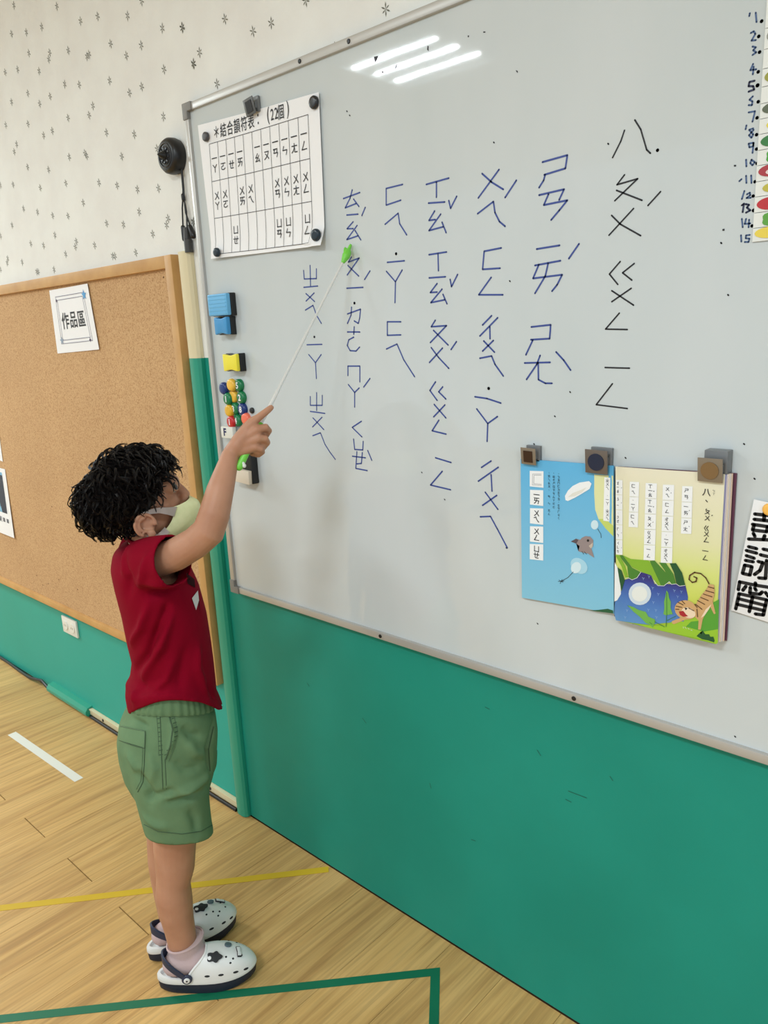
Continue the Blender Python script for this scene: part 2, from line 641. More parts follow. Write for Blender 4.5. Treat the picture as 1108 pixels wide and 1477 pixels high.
def sheet(name, label, cat, px4, Y=0.014, m=M_white, nx=8, nz=8, curl=None, group=None, th=0.0007):
    c = [K(x, y, Y) for x, y in px4]                     # TL TR BR BL
    top = []
    for j in range(nz + 1):
        for i in range(nx + 1):
            u, v = i / nx, j / nz
            p = (c[0] * (1 - u) + c[1] * u) * (1 - v) + (c[3] * (1 - u) + c[2] * u) * v
            p = p.copy()
            if curl:
                p[1] -= curl(u, v)
            top.append(p)
    bot = [p + np.array([0, th, 0]) for p in top]
    n1 = nx + 1
    N_ = len(top)
    fs = []
    for j in range(nz):
        for i in range(nx):
            a = j * n1 + i
            fs.append((a, a + 1, a + n1 + 1, a + n1))
            fs.append((N_ + a, N_ + a + n1, N_ + a + n1 + 1, N_ + a + 1))
    bd = [i for i in range(nx)] + [j * n1 + nx for j in range(nz)] + [nz * n1 + i for i in range(nx, 0, -1)] + [j * n1 for j in range(nz, 0, -1)]
    for k in range(len(bd)):
        a, b = bd[k], bd[(k + 1) % len(bd)]
        fs.append((a, N_ + a, N_ + b, b))
    mb = MB().add(top + bot, fs)
    o = obj(name, mb, m, None, smooth=True)
    tag(o, label, cat, group)

    def fn(u, v, lift=0.0006):
        p = (c[0] * (1 - u) + c[1] * u) * (1 - v) + (c[3] * (1 - u) + c[2] * u) * v
        p = p.copy()
        if curl:
            p[1] -= curl(u, v)
        p[1] -= lift
        return p
    return o, fn


# sign with three characters
o, fn = sheet('paper_sign', 'white paper sign with three large black characters pinned on the cork board', 'sign', [(71, 419), (127, 409), (144, 504), (83, 510)],
              curl=lambda u, v: 0.006 * max(0, u - 0.6) ** 1.0)
W_, H_ = 0.28, 0.205
g2 = lambda a, b: fn(a / W_, -b / H_)
for i, ch in enumerate('作品區'):
    sg = MB()
    typ(sg, ch, g2, 0.088 + i * 0.056, -0.103, 0.056, 0.95, 0.016)
    obj('printed_character', sg, M_ink, o, smooth='flat2d')
sg = MB()
for inset in (0.0, 0.011):
    q = [(0.040 + inset, 0.024 + inset), (0.242 - inset, 0.024 + inset), (0.250 - inset, 0.175 - inset), (0.040 + inset, 0.175 - inset)]
    for a, b in zip(q, q[1:] + q[:1]):
        sg.stroke([fn(a[0] / W_, a[1] / H_), fn(b[0] / W_, b[1] / H_)], 0.0016)
obj('border_line', sg, mat('grey_ink', (120, 120, 140), 0.7), o, smooth='flat2d')


def star5(mb, fn, u, v, r, n=5, inner=0.45):
    P = [fn(u + (r if k % 2 == 0 else r * inner) * math.sin(k * math.pi / n) / W_, v - (r if k % 2 == 0 else r * inner) * math.cos(k * math.pi / n) / H_, 0.001) for k in range(2 * n)]
    mb.add([fn(u, v, 0.001)] + P, [(0, 1 + k, 1 + (k + 1) % (2 * n)) for k in range(2 * n)])


s5 = MB(); star5(s5, fn, 0.245 / W_, 0.032 / H_, 0.017)
obj('printed_star', s5, mat('sky_blue_ink', (92, 160, 214), 0.7), o, smooth='flat2d')
s5 = MB(); star5(s5, fn, 0.045 / W_, 0.165 / H_, 0.014)
obj('printed_star', s5, mat('grey_blue_ink', (150, 165, 185), 0.7), o, smooth='flat2d')
s5 = MB(); star5(s5, fn, 0.045 / W_, 0.036 / H_, 0.007, 4)
obj('printed_star', s5, mat('plum_ink', (88, 70, 96), 0.7), o, smooth='flat2d')
s5 = MB(); star5(s5, fn, 0.236 / W_, 0.172 / H_, 0.008, 4)
obj('printed_star', s5, mat('plum_ink', (88, 70, 96), 0.7), o, smooth='flat2d')

# two sheets cut off by the left edge of the photograph
xa, xb, za, zb = -3.51, -3.217, 0.647, 0.93
o, fn = sheet('photo_sheet', 'white sheet with a dark photo print at the left end of the cork board', 'sheet', [(-60, 659), (7, 677), (22, 776), (-48, 748)], curl=lambda u, v: 0.004 * v)
sg = MB(); sg.add([fn(.10, .06), fn(.93, .06), fn(.93, .66), fn(.10, .66)], [(0, 1, 2, 3)])
obj('printed_photo', sg, mat('photo_sky', (128, 190, 222), 0.5, var=(30, (90, 130, 160), 0.4, 0.6)), o, smooth='flat2d')
sg = MB(); sg.add([fn(.76, .10, .001), fn(.93, .10, .001), fn(.93, .66, .001), fn(.84, .66, .001), fn(.80, .45, .001)], [(0, 1, 2, 3, 4)])
sg.add([fn(.2, .15, .001), fn(.5, .12, .001), fn(.66, .4, .001), fn(.62, .62, .001), fn(.3, .60, .001)], [(0, 1, 2, 3, 4)])
obj('printed_figure', sg, mat('navy_ink', (30, 42, 66), 0.5), o, smooth='flat2d')
sg = MB(); W2, H2 = 0.29, 0.28
for i, ch in enumerate('喜歡的東西'):
    typ(sg, ch, lambda a, b: fn(a / W2, -b / H2), 0.125 + i * 0.033, -0.215, 0.026, 1, 0.01) if ch in '的東' else None
for a in (.60, .68, .76, .85, .92):
    sg.add([fn(a - .02, .74), fn(a + .02, .74), fn(a + .02, .80), fn(a - .02, .80)], [(0, 1, 2, 3)])
obj('caption', sg, mat('grey_text', (110, 112, 118), 0.7), o, smooth='flat2d')
sheet('paper_sheet', 'plain white sheet at the left end of the cork board, upper one', 'sheet', [(-62, 560), (-8, 578), (4, 666), (-52, 640)])

# ------------------------------------------------------------ vertical cable trunking
def trunk(z0, z1, m, nm, parent):
    x0, x1 = -1.788, -1.738
    prof = [(x0, 0.0), (x0, 0.010), (x0 + 0.006, 0.017), (x0 + 0.016, 0.020), (x1 - 0.016, 0.020), (x1 - 0.006, 0.017), (x1, 0.010), (x1, 0.0)]
    mb = MB().prism([(a, -b - 0.0005, z0) for a, b in prof], (0, 0, z1 - z0))
    return obj(nm, mb, m, parent, smooth=True, ang=25)


tr = empty('cable_trunking', (-1.762, -0.01, 0.003), 'narrow vertical cable trunking painted cream above and green below, between cork board and whiteboard', 'trunking')
trunk(0.003, ZT, M_teal2, 'lower_cover', tr)
trunk(ZT, 1.628, M_cream, 'upper_cover', tr)
# skirting trunking, green cover, black cable
sk = empty('skirting_trunking', (-2.26, -0.01, 0.012), 'low cream cable trunking with screws along the foot of the wall', 'trunking')
obj('channel', wbox(-2.735, -1.784, 0.012, 0.036, 0.0005, 0.012), M_cream, sk, bevel=0.0015)
obj('lip', wbox(-2.735, -1.784, 0.031, 0.036, 0.012, 0.015), M_cream, sk, bevel=0.001)
for x in (-2.63, -2.3, -1.93):
    obj('screw', MB().dome((x, -0.012, 0.022), (0, -1, 0), 0.0055, 0.003, 12), M_pblack, sk)
gc = tag(obj('cable_cover', MB().prism([(-3.08, -a, b) for a, b in ((0.0, 0.006), (0.022, 0.006), (0.030, 0.014), (0.030, 0.026), (0.020, 0.040), (0.0, 0.044))], (0.345, 0, 0)), M_teal2, None, smooth=True, ang=30),
         'short green plastic cable cover at the foot of the wall left of the child', 'cable cover')
pts_c = [(-4.6 + i * 0.12, -0.014 - 0.004 * math.sin(i * 1.3), 0.009 + (0.02 if i in (12, 13) else 0.0) * 1.0) for i in range(13)] + [(-3.092, -0.014, 0.0075)]

tag(obj('black_cable', MB().tube([(-2.73, -0.016, 0.0065), (-2.3, -0.018, 0.0065), (-1.79, -0.016, 0.0065)], 0.0055, 8), M_pblack, None, smooth=True), 'black strand filling the dark gap under the cream skirting trunking behind the child', 'cable')  # black strand laid in the gap under the cream channel
tag(obj('black_cable', MB().tube(pts_c, 0.0062, 8), M_pblack, None, smooth=True), 'black cable lying along the foot of the wall left of the green cable cover', 'cable')

# outlet
ox0, ox1, oz0, oz1 = -2.872, -2.752, 0.322, 0.390
ou = empty('wall_outlet', ((ox0 + ox1) / 2, 0, oz0), 'white double wall socket just below the cork board', 'socket')
M_wpl = mat('white_plastic', (226, 226, 218), 0.35)
obj('face_plate', wbox(ox0, ox1, oz0, oz1, 0.0005, 0.009), M_wpl, ou, bevel=0.003)
for dx in (-0.028, 0.028):
    cxo = (ox0 + ox1) / 2 + dx
    so = obj('socket', MB().cyl((cxo, -0.009, (oz0 + oz1) / 2), (0, -1, 0), 0.018, 0.003), M_wpl, ou, smooth=True)
    sl = MB()
    for a in (-0.006, 0.006):
        sl.box((cxo + a - 0.001, -0.0124, (oz0 + oz1) / 2 - 0.004), (cxo + a + 0.001, -0.0118, (oz0 + oz1) / 2 + 0.004))
    obj('slot', sl, M_pblack, so)

# ------------------------------------------------------------ black puck device with cables
dv = empty('disc_microphone', (-1.778, 0, 1.79), 'black disc-shaped device hung on the wallpaper with cables dangling beneath it', 'device')
DC = K(256, 226.5, 0.0)
mb = MB().tube([DC + [0, -0.001, 0], DC + [0, -0.012, 0], DC + [0, -0.026, 0], DC + [0, -0.033, 0], DC + [0, -0.035, 0]], [0.040, 0.0425, 0.041, 0.036, 0.030], 36)
obj('housing', mb, M_pblack, dv, smooth=True, ang=50)
mb = MB()
for r in (0.012, 0.020, 0.027):
    a = [DC + np.array([r * math.cos(t), -0.0355, r * math.sin(t)]) for t in np.linspace(0, 2 * math.pi, 25)]
    mb.tube(a, 0.0012, 6)
for t in np.linspace(0.3, 6, 9):
    mb.box(DC + [0.016 * math.cos(t) - .003, -0.038, 0.016 * math.sin(t) - .002], DC + [0.016 * math.cos(t) + .003, -0.034, 0.016 * math.sin(t) + .002])
obj('relief', mb, mat('dark_grey_plastic', (44, 46, 50), 0.35), dv, smooth=True)
mb = MB().tube([DC + [0.0, -0.034, 0.0], DC + [0.0, -0.042, 0.0], DC + [0, -0.052, 0.0], DC + [0, -0.056, 0]], [0.011, 0.010, 0.004, 0.0015], 14)
obj('nub', mb, M_pblack, dv, smooth=True)
mb = MB()
cb1 = [(262, 243), (264, 265), (264, 283), (263, 300), (264, 327)]
cb2 = [(262.5, 243), (265, 270), (266, 290), (268, 307), (274, 325)]
cb3 = [(262, 250), (265, 285), (269, 305), (270, 328)]
for cpl in (cb1, cb2, cb3):
    mb.tube([K(a, b, 0.008) for a, b in cpl], 0.0022, 6)
mb.limb([K(264, 282, 0.008), K(265, 288, 0.008)], 0.0052, 8)
obj('cord', mb, M_pblack, dv, smooth=True)
obj('connector', MB().limb([K(264, 328, 0.009), K(266, 345, 0.009)], 0.0058, 10), M_pblack, dv, smooth=True)
obj('connector', MB().limb([K(274, 327, 0.010), K(279, 340, 0.010)], [0.006, 0.0075], 10), M_pblack, dv, smooth=True)
mb = MB().tube([K(269, 328, 0.012), K(270, 345, 0.012), K(271, 346, 0.012), K(273, 364, 0.012)], [0.0075, 0.009, 0.0105, 0.0105], 14)
obj('connector', mb, mat('worn_black', (58, 58, 56), 0.5), dv, smooth=True)

# ------------------------------------------------------------ whiteboard
def boardmat():
    m = mat('whiteboard_enamel', (206, 211, 213), 0.035, spec=0.5)
    nt = m.node_tree
    N, L = nt.nodes, nt.links
    bs = N['Principled BSDF']
    tc = N.new('ShaderNodeTexCoord')
    mp = N.new('ShaderNodeMapping'); mp.inputs['Scale'].default_value = (2.2, 1, 0.8)
    a = N.new('ShaderNodeTexNoise'); a.inputs['Scale'].default_value = 1.6; a.inputs['Detail'].default_value = 3
    L.new(tc.outputs['Object'], mp.inputs[0]); L.new(mp.outputs[0], a.inputs['Vector'])
    r = N.new('ShaderNodeValToRGB')
    r.color_ramp.elements[0].position = 0.3; r.color_ramp.elements[0].color = RGB(196, 204, 206)
    r.color_ramp.elements[1].position = 0.65; r.color_ramp.elements[1].color = RGB(205, 211, 213)
    L.new(a.outputs['Fac'], r.inputs['Fac']); L.new(r.outputs['Color'], bs.inputs['Base Color'])
    b = N.new('ShaderNodeTexNoise'); b.inputs['Scale'].default_value = 5; b.inputs['Detail'].default_value = 2
    L.new(tc.outputs['Object'], b.inputs['Vector'])
    bp = N.new('ShaderNodeBump'); bp.inputs['Strength'].default_value = 0.10; bp.inputs['Distance'].default_value = 0.0025
    L.new(b.outputs['Fac'], bp.inputs['Height']); L.new(bp.outputs[0], bs.inputs['Normal'])
    return m


M_board = boardmat()
M_alu = mat('aluminium', (186, 184, 180), 0.38, metal=0.35, bump=(60, 0.1, 0.001))
M_cap = mat('grey_corner_plastic', (128, 126, 122), 0.5)
YB = 0.014                                    # face of the board
bx0, bx1, bz0, bz1 = -1.690, 1.0, 0.735, 1.951
wb = empty('whiteboard', ((bx0 + bx1) / 2, 0, bz0), 'large white marker board with thin aluminium frame covered in handwriting', 'whiteboard')
obj('writing_surface', wbox(bx0 + 0.006, bx1 - 0.006, bz0 + 0.006, bz1 - 0.006, 0.001, YB), M_board, wb)
FR = 0.017
for (a, b, c, d) in ((bx0 + .02, bx1 - .02, bz1 - FR, bz1), (bx0 + .02, bx1 - .02, bz0, bz0 + FR), (bx0, bx0 + FR, bz0 + .02, bz1 - .02), (bx1 - FR, bx1, bz0 + .02, bz1 - .02)):
    r = obj('frame_rail', wbox(a, b, c, d, 0.001, 0.0215), M_alu, wb, bevel=0.003)
for (cxx, czz) in ((bx0, bz0), (bx0, bz1), (bx1, bz0), (bx1, bz1)):
    sx = 1 if cxx < 0 else -1
    sz = 1 if czz < 1 else -1
    cap = MB()
    L_ = [(0, 0), (0.036, 0), (0.036, 0.019), (0.019, 0.019), (0.019, 0.036), (0, 0.036)]
    cap.prism([(cxx + sx * (a - 0.0015), -0.001, czz + sz * (b - 0.0015)) for a, b in L_], (0, -0.023, 0))
    obj('corner_cap', cap, M_cap, wb, bevel=0.002)
for x, y in ((548, 905), (828, 996), (504, 78), (433, 99)):
    c = K(x, y, 0.0215)
    c[2] = (bz0 + FR / 2) if y > 500 else (bz1 - FR / 2)
    obj('screw', MB().dome((c[0], -0.0213, c[2]), (0, -1, 0), 0.0045, 0.002, 10), M_pblack, wb)

# handwriting (each column its own part)
M_blue = mat('blue_marker', (56, 76, 148), 0.5)
M_blk = mat('black_marker', (28, 28, 34), 0.5)


def T(ox, oy, s, L):
    return [[(ox + x / s, oy + y / s) for x, y in st] for st in L]


A = lambda *L: T(420, 240, 3.078, L)
Bq = lambda *L: T(420, 480, 3.078, L)
Cq = lambda *L: T(740, 160, 3.2125, L)
YI = YB + 0.0004


def smoothpts(p):
    return p


def writing(strokes, wd, m, name='handwritten_character', near=7.0):
    """strokes that lie close together form one written character"""
    n = len(strokes)
    box = [(min(p[0] for p in st), min(p[1] for p in st), max(p[0] for p in st), max(p[1] for p in st)) for st in strokes]
    own = list(range(n))

    def root(i):
        while own[i] != i:
            i = own[i]
        return i
    for i in range(n):
        for j in range(i):
            A_, B_ = box[i], box[j]
            dx = max(0, A_[0] - B_[2], B_[0] - A_[2]); dy = max(0, A_[1] - B_[3], B_[1] - A_[3])
            if math.hypot(dx, dy) < near:
                own[root(i)] = root(j)
    for g in sorted(set(root(i) for i in range(n))):
        mb = MB()
        for i in range(n):
            if root(i) != g:
                continue
            st = strokes[i]
            if len(st) == 1:
                mb.stroke([K(st[0][0], st[0][1], YI)] * 2, wd * 2.0)
            else:
                mb.stroke([K(x, y, YI) for x, y in st], wd)
        obj(name, mb, m, wb, smooth='flat2d')


WD = 0.0031
col1 = A([(55, 462), (58, 500), (112, 498), (112, 455)], [(84, 440), (86, 530)], [(56, 537), (118, 531)], [(102, 562), (66, 598)], [(66, 565), (104, 600)],
         [(63, 638), (97, 617), (112, 660), (134, 697)], [(103, 757)], [(70, 792), (137, 790)])
col1 += Bq([(78, 97), (108, 133), (112, 203)], [(133, 97), (108, 133)], [(85, 283), (85, 322), (138, 322), (138, 278)], [(113, 266), (113, 345)], [(85, 349), (150, 358)],
           [(137, 375), (95, 418)], [(97, 378), (145, 430)], [(96, 457), (130, 444), (150, 495), (172, 530), (196, 562)])
writing(col1, WD * .9, M_blue)
col2 = A([(232, 143), (305, 116)], [(271, 104), (262, 140), (240, 184), (288, 165)], [(277, 145), (301, 178)], [(247, 216), (297, 212)], [(329, 182), (314, 218)],
         [(275, 246), (248, 277), (275, 276)], [(293, 262), (247, 325), (297, 308)], [(284, 285), (309, 326)],
         [(268, 402), (254, 425), (302, 407), (249, 482)], [(252, 440), (300, 487)], [(350, 464), (326, 502)], [(247, 541), (319, 537)], [(281, 607)],
         [(250, 655), (308, 634), (304, 675), (298, 697), (280, 686)], [(268, 625), (266, 660), (250, 697)], [(250, 735), (305, 735)], [(280, 712), (278, 745)],
         [(278, 758), (256, 770), (249, 795), (262, 818), (288, 820), (304, 802)])
col2 += Bq([(252, 190), (252, 148), (305, 148), (305, 218)], [(254, 230), (282, 265), (282, 330)], [(302, 245), (282, 265)], [(350, 203), (322, 241)],
           [(312, 393), (271, 420), (314, 462)], [(277, 472), (282, 518), (318, 520), (320, 482)], [(272, 548), (330, 555)], [(292, 528), (287, 602), (338, 612)], [(316, 532), (312, 580), (292, 582)], [(340, 523), (358, 566)])
writing(col2, WD * .95, M_blue)
col3 = A([(495, 80), (422, 98), (422, 172), (487, 150)], [(417, 257), (475, 208), (482, 255), (513, 304)], [(466, 388)], [(427, 426), (503, 419)],
         [(423, 466), (463, 512), (461, 605)], [(493, 460), (463, 512)], [(487, 690), (427, 690), (427, 750), (487, 748)])
col3 += Bq([(423, 72), (470, 50), (500, 120), (548, 195)])
writing(col3, WD * .95, M_blue)
col4 = A([(600, 80), (700, 52)], [(645, 70), (645, 137)], [(610, 163), (682, 158)], [(700, 152), (708, 186), (735, 133)], [(637, 198), (612, 240), (640, 236)], [(664, 212), (612, 285), (675, 268)], [(670, 248), (688, 294)],
         [(612, 392), (690, 380)], [(652, 388), (654, 463)], [(613, 495), (685, 490)], [(706, 502), (712, 534), (739, 480)], [(648, 520), (618, 560), (648, 558)], [(670, 545), (620, 605), (682, 592)], [(674, 568), (692, 610)],
         [(640, 683), (622, 712), (690, 707), (618, 782)], [(632, 728), (697, 793)], [(734, 778), (710, 813)])
col4 += Bq([(672, 68), (614, 132)], [(622, 66), (655, 110), (700, 158)], [(641, 218), (616, 256), (648, 300)], [(673, 240), (655, 262), (687, 294)], [(683, 320), (633, 373)], [(635, 318), (687, 378)],
           [(656, 388), (626, 435), (688, 450)], [(641, 555), (710, 576)], [(671, 615), (619, 676), (708, 697)])
writing(col4, WD, M_blue)
col5 = A([(923, 14), (831, 140)], [(848, 32), (890, 70), (942, 102)], [(1000, 62), (950, 138)], [(828, 210), (898, 156), (905, 205), (925, 245), (950, 266)],
         [(933, 362), (857, 377), (850, 457), (928, 452)], [(888, 493), (833, 570), (940, 570)], [(890, 663), (850, 704)], [(917, 672), (838, 753)], [(882, 712), (883, 765)], [(898, 773), (850, 820)], [(855, 775), (903, 825)])
col5 += Bq([(838, 113), (890, 103), (905, 140), (942, 192)], [(877, 247)], [(816, 284), (870, 292), (931, 312)], [(824, 338), (873, 403), (870, 482)], [(916, 372), (873, 403)],
           [(888, 569), (845, 598)], [(920, 597), (831, 659)], [(888, 630), (892, 703)], [(913, 722), (850, 766)], [(862, 708), (918, 784)], [(840, 817), (885, 815), (915, 870), (960, 955)])
writing(col5, WD, M_blue)
col6 = Cq([(137, 237), (252, 205), (243, 266), (145, 296)], [(149, 296), (142, 322), (121, 355)], [(121, 390), (237, 363), (214, 412)], [(165, 385), (143, 436), (252, 414), (215, 460), (177, 505)],
          [(110, 640), (216, 623)], [(306, 616), (259, 684)], [(102, 716), (220, 694)], [(120, 712), (93, 776), (228, 759), (205, 805), (181, 835)], [(163, 706), (150, 765), (102, 845)],
          [(85, 1001), (175, 991), (170, 1055), (83, 1060)], [(92, 1062), (60, 1130)], [(54, 1168), (172, 1165)], [(126, 1133), (110, 1175), (63, 1244)], [(117, 1168), (118, 1245), (150, 1262), (181, 1262)], [(200, 1117), (235, 1155), (267, 1201)])
writing(col6, WD, M_blue)
col7 = Cq([(517, 90), (500, 140), (462, 216)], [(565, 42), (592, 85), (620, 180), (637, 196)], [(670, 182)], [(517, 296), (482, 342), (578, 314), (472, 416)], [(480, 368), (598, 414)], [(684, 374), (626, 438)],
          [(559, 452), (445, 576)], [(457, 484), (498, 525), (592, 578)], [(497, 698), (447, 756), (486, 804)], [(562, 707), (508, 750), (551, 784)], [(548, 822), (458, 884)], [(458, 833), (559, 900)],
          [(493, 937), (429, 1011), (530, 1013)], [(427, 1189), (540, 1192)], [(461, 1264), (386, 1361), (530, 1379)])
writing(col7, WD * .8, M_blk)
Nq = lambda *L: T(1030, 0, 4.103, L)
nums = Nq([(247, 75), (252, 130)], [(282, 125)], [(212, 78), (209, 95)], [(218, 195), (235, 185), (245, 200), (222, 240), (248, 237)], [(265, 215)],
          [(228, 275), (248, 280), (232, 297), (250, 310), (228, 325)], [(270, 308)], [(232, 378), (215, 415), (250, 410)], [(235, 395), (230, 440)], [(262, 425)],
          [(230, 570), (210, 590), (228, 600), (225, 622), (205, 622)], [(262, 602)], [(205, 665), (243, 658), (228, 720)], [(255, 697)],
          [(232, 760), (208, 768), (232, 795), (222, 815), (207, 800), (235, 768)], [(252, 797)], [(192, 742), (187, 765)],
          [(232, 845), (205, 850), (210, 872), (232, 865), (235, 845), (228, 905)], [(252, 882)], [(190, 945), (192, 985)], [(222, 945), (215, 965), (228, 978), (242, 960), (222, 945)], [(255, 967)],
          [(190, 1040), (192, 1083)], [(220, 1038), (222, 1083)], [(243, 1075)], [(163, 1060), (150, 1072)], [(180, 1130), (165, 1178)], [(195, 1150), (212, 1140), (215, 1155), (192, 1172), (218, 1170)], [(232, 1160)],
          [(165, 1295), (170, 1345)], [(190, 1295), (182, 1325), (215, 1322)], [(208, 1300), (205, 1345)], [(225, 1337)], [(160, 1392), (162, 1430)], [(212, 1390), (190, 1393), (188, 1410), (210, 1412), (205, 1432), (182, 1432)])
writing(nums, 0.0023, mat('dull_blue_marker', (70, 96, 140), 0.5), near=2.5)
nb = Nq([(240, 478), (210, 485), (205, 510), (232, 510), (238, 530), (205, 542)], [(258, 505)], [(165, 1215), (178, 1205), (170, 1255)], [(188, 1208), (208, 1212), (195, 1228), (215, 1245), (190, 1258)], [(235, 1245)])
writing(nb, 0.0026, mat('dark_blue_marker', (38, 44, 78), 0.5))
mb = MB()
sm = lambda x, y: (400 + x / 1.565, y / 1.565)
for P in ([(218, 128), (228, 126), (226, 134), (220, 142)], [(235, 160), (240, 160), (240, 165), (236, 165)], [(266, 150), (271, 144), (270, 152), (264, 158)], [(339, 103), (342, 104), (342, 116), (338, 112)],
          [(538, 158), (543, 160), (543, 165), (540, 162)], [(465, 71), (470, 71), (470, 74), (465, 74)], [(1005, 517), (1010, 516), (1010, 521), (1005, 521)], [(1031, 372), (1036, 372), (1036, 376), (1031, 376)], [(430, 80), (433, 80), (433, 84), (430, 84)]):
    mb.add([K(*sm(x, y), YI) for x, y in P], [(0, 1, 2, 3)])
for px, py in ((770, 640), (800, 600), (822, 565), (500, 160), (504, 166), (712, 205), (877, 207), (1096, 345), (1073, 640), (1050, 660), (1043, 667), (902, 660), (608, 681), (641, 720), (735, 405), (1060, 1062), (730, 790), (775, 899), (1040, 350), (1088, 690), (1050, 425)):
    mb.stroke([K(px, py, YI), K(px + 1, py + 1, YI)], 0.0022)
tag(obj('ink_smudge', mb, M_blk, wb, smooth='flat2d'), kind='stuff')

# ------------------------------------------------------------ chart sheet
crl = lambda u, v: 0.010 * max(0.0, v - 0.86) * 6 * (0.4 + 0.6 * abs(u - 0.5)) + 0.0015 * math.sin(6 * u + 2) + (0.02 * max(0, v - 0.9) * 4 if u > 0.88 else 0)
YC = YB + 0.0035
chart, fn = sheet('wall_chart', 'white printed phonetic chart sheet with a grid at the top left of the whiteboard', 'chart',
                  [(286, 181), (460.5, 133), (470, 354), (308, 373.5)], Y=YC, curl=crl, nx=16, nz=16)
G = [K(302.6, 208, YC), K(445.3, 165.5, YC), K(453, 350.5, YC), K(313.5, 367, YC)]
PTL, PTR, PBR, PBL = [K(x, y, YC) for x, y in [(286, 181), (460.5, 133), (470, 354), (308, 373.5)]]


def gfn(u, v, lift=0.0008):
    p = (G[0] * (1 - u) + G[1] * u) * (1 - v) + (G[3] * (1 - u) + G[2] * u) * v
    p = p.copy()
    sv = (PTL[2] - p[2]) / (PTL[2] - PBL[2])
    su = (p[0] - PTL[0]) / (PTR[0] - PTL[0])
    p[1] = -YC - crl(su, sv) - lift
    return p


GW = abs(G[1][0] - G[0][0]); GH = abs(G[0][2] - G[3][2])
mb = MB()
for i in range(12):
    mb.stroke([gfn(i / 11, t / 8) for t in range(9)], 0.0011)
for j in range(4):
    mb.stroke([gfn(t / 11, j / 3) for t in range(12)], 0.0011)
obj('grid_lines', mb, M_ink, chart, smooth='flat2d')
rows = [['一ㄚ', '一ㄛ', '一ㄝ', '一ㄞ', '', '一ㄠ', '一ㄡ', '一ㄢ', '一ㄣ', '一ㄤ', '一ㄥ'],
        ['ㄨㄚ', 'ㄨㄛ', '', 'ㄨㄞ', 'ㄨㄟ', '', '', 'ㄨㄢ', 'ㄨㄣ', 'ㄨㄤ', 'ㄨㄥ'],
        ['', '', 'ㄩㄝ', '', '', '', '', 'ㄩㄢ', 'ㄩㄣ', '', 'ㄩㄥ']]
gm = lambda a, b: gfn(a / GW, -b / GH)
mb = MB()
for j, r in enumerate(rows):
    for i, t in enumerate(r):
        for q, ch in enumerate(t):
            typ(mb, ch, gm, (i + 0.5) / 11 * GW, -((j + (0.40 + 0.27 * q)) / 3) * GH, 0.021, 1.0, 0.012)
ttl = '＊結合韻符表：(22個)'
tx = 0.030
for ch, w_ in zip(ttl, (.028, .028, .028, .028, .028, .028, .024, .015, .015, .016, .027, .02)):
    typ(mb, ch, gm, tx + (0.014 if ch in '(22個)' else 0), 0.021, 0.031 if ch not in '()' else 0.036, 0.76, 0.006)
    tx += w_ * 0.9
tag(obj('lettering', mb, M_ink, chart, smooth='flat2d'), kind='stuff')

# ------------------------------------------------------------ round black magnets
def magnet(px, py, r, h, m, label, group, Y, digit=None, dm=None, e=0.25):
    c = K(px, py, Y)
    t = obj('round_magnet', MB().dome((c[0], -Y, c[2]), (0, -1, 0), r, h, 22, e), m, None, smooth=True, ang=50)
    tag(t, label, 'magnet', group)
    if digit:
        mb = MB()
        typ(mb, digit, wallfn(Y + h + 0.0004), c[0], c[2], r * 1.35, 1.0, 0.03)
        obj('numeral', mb, dm or M_white, t, smooth='flat2d')
    return t


MG = 'round black magnets holding the chart'
M_mb = mat('magnet_black', (34, 35, 38), 0.3)
M_mn = mat('magnet_navy', (22, 42, 56), 0.3)
magnet(298, 197.5, 0.0105, 0.007, mat('magnet_grey', (70, 70, 74), 0.35), 'round dark grey magnet at the top left corner of the chart sheet', MG, YC + 0.003)
magnet(454, 148, 0.0125, 0.007, M_mb, 'round black magnet at the top right corner of the chart sheet', MG, YC + 0.003)
magnet(457, 339, 0.0125, 0.008, M_mn, 'round dark blue magnet at the bottom right corner of the chart sheet', MG, YC + 0.010)
magnet(314, 364, 0.0105, 0.008, M_mn, 'round dark blue magnet at the bottom left corner of the chart sheet', MG, YC + 0.009)
magnet(364.5, 592, 0.0075, 0.006, M_mb, 'tiny round black magnet just above the child\'s pointing hand', 'small magnets', YB)

# ------------------------------------------------------------ numbered button magnets
cols = {'blue': (24, 52, 118), 'yellow': (240, 190, 70), 'green': (22, 122, 76), 'red': (196, 40, 44), 'orange': (246, 120, 92), 'amber': (226, 176, 46)}
btn = [(325, 560, 'blue', None, 'dark blue button magnet at the frame edge, topmost row'), (336, 555, 'yellow', None, 'yellow button magnet in the topmost row of the cluster'),
       (347, 555.5, 'green', '5', 'green button magnet numbered five in the topmost row'), (331, 575, 'green', '1', 'green button magnet at the frame edge, second row'),
       (339, 571.5, 'yellow', None, 'yellow button magnet in the second row of the cluster'), (350.5, 573, 'green', '2', 'green button magnet numbered two in the second row'),
       (333, 592, 'amber', None, 'amber button magnet at the frame edge, third row'), (341.5, 589, 'green', '3', 'green button magnet numbered three'),
       (352, 590, 'blue', '8', 'dark blue button magnet numbered eight'), (336, 608, 'red', '1', 'red button magnet at the frame edge, lowest row'),
       (345, 606, 'green', '4', 'green button magnet numbered four'), (357, 604, 'orange', None, 'orange button magnet half hidden by the child\'s hand')]
for px, py, c, dg_, lb in btn:
    magnet(px, py, 0.0155, 0.011, mat('button_' + c, cols[c], 0.3), lb + ' on the whiteboard', 'numbered button magnets on the whiteboard', YB if px > 336 else 0.0216, dg_, e=0.35)
c = K(338, 622, YB)
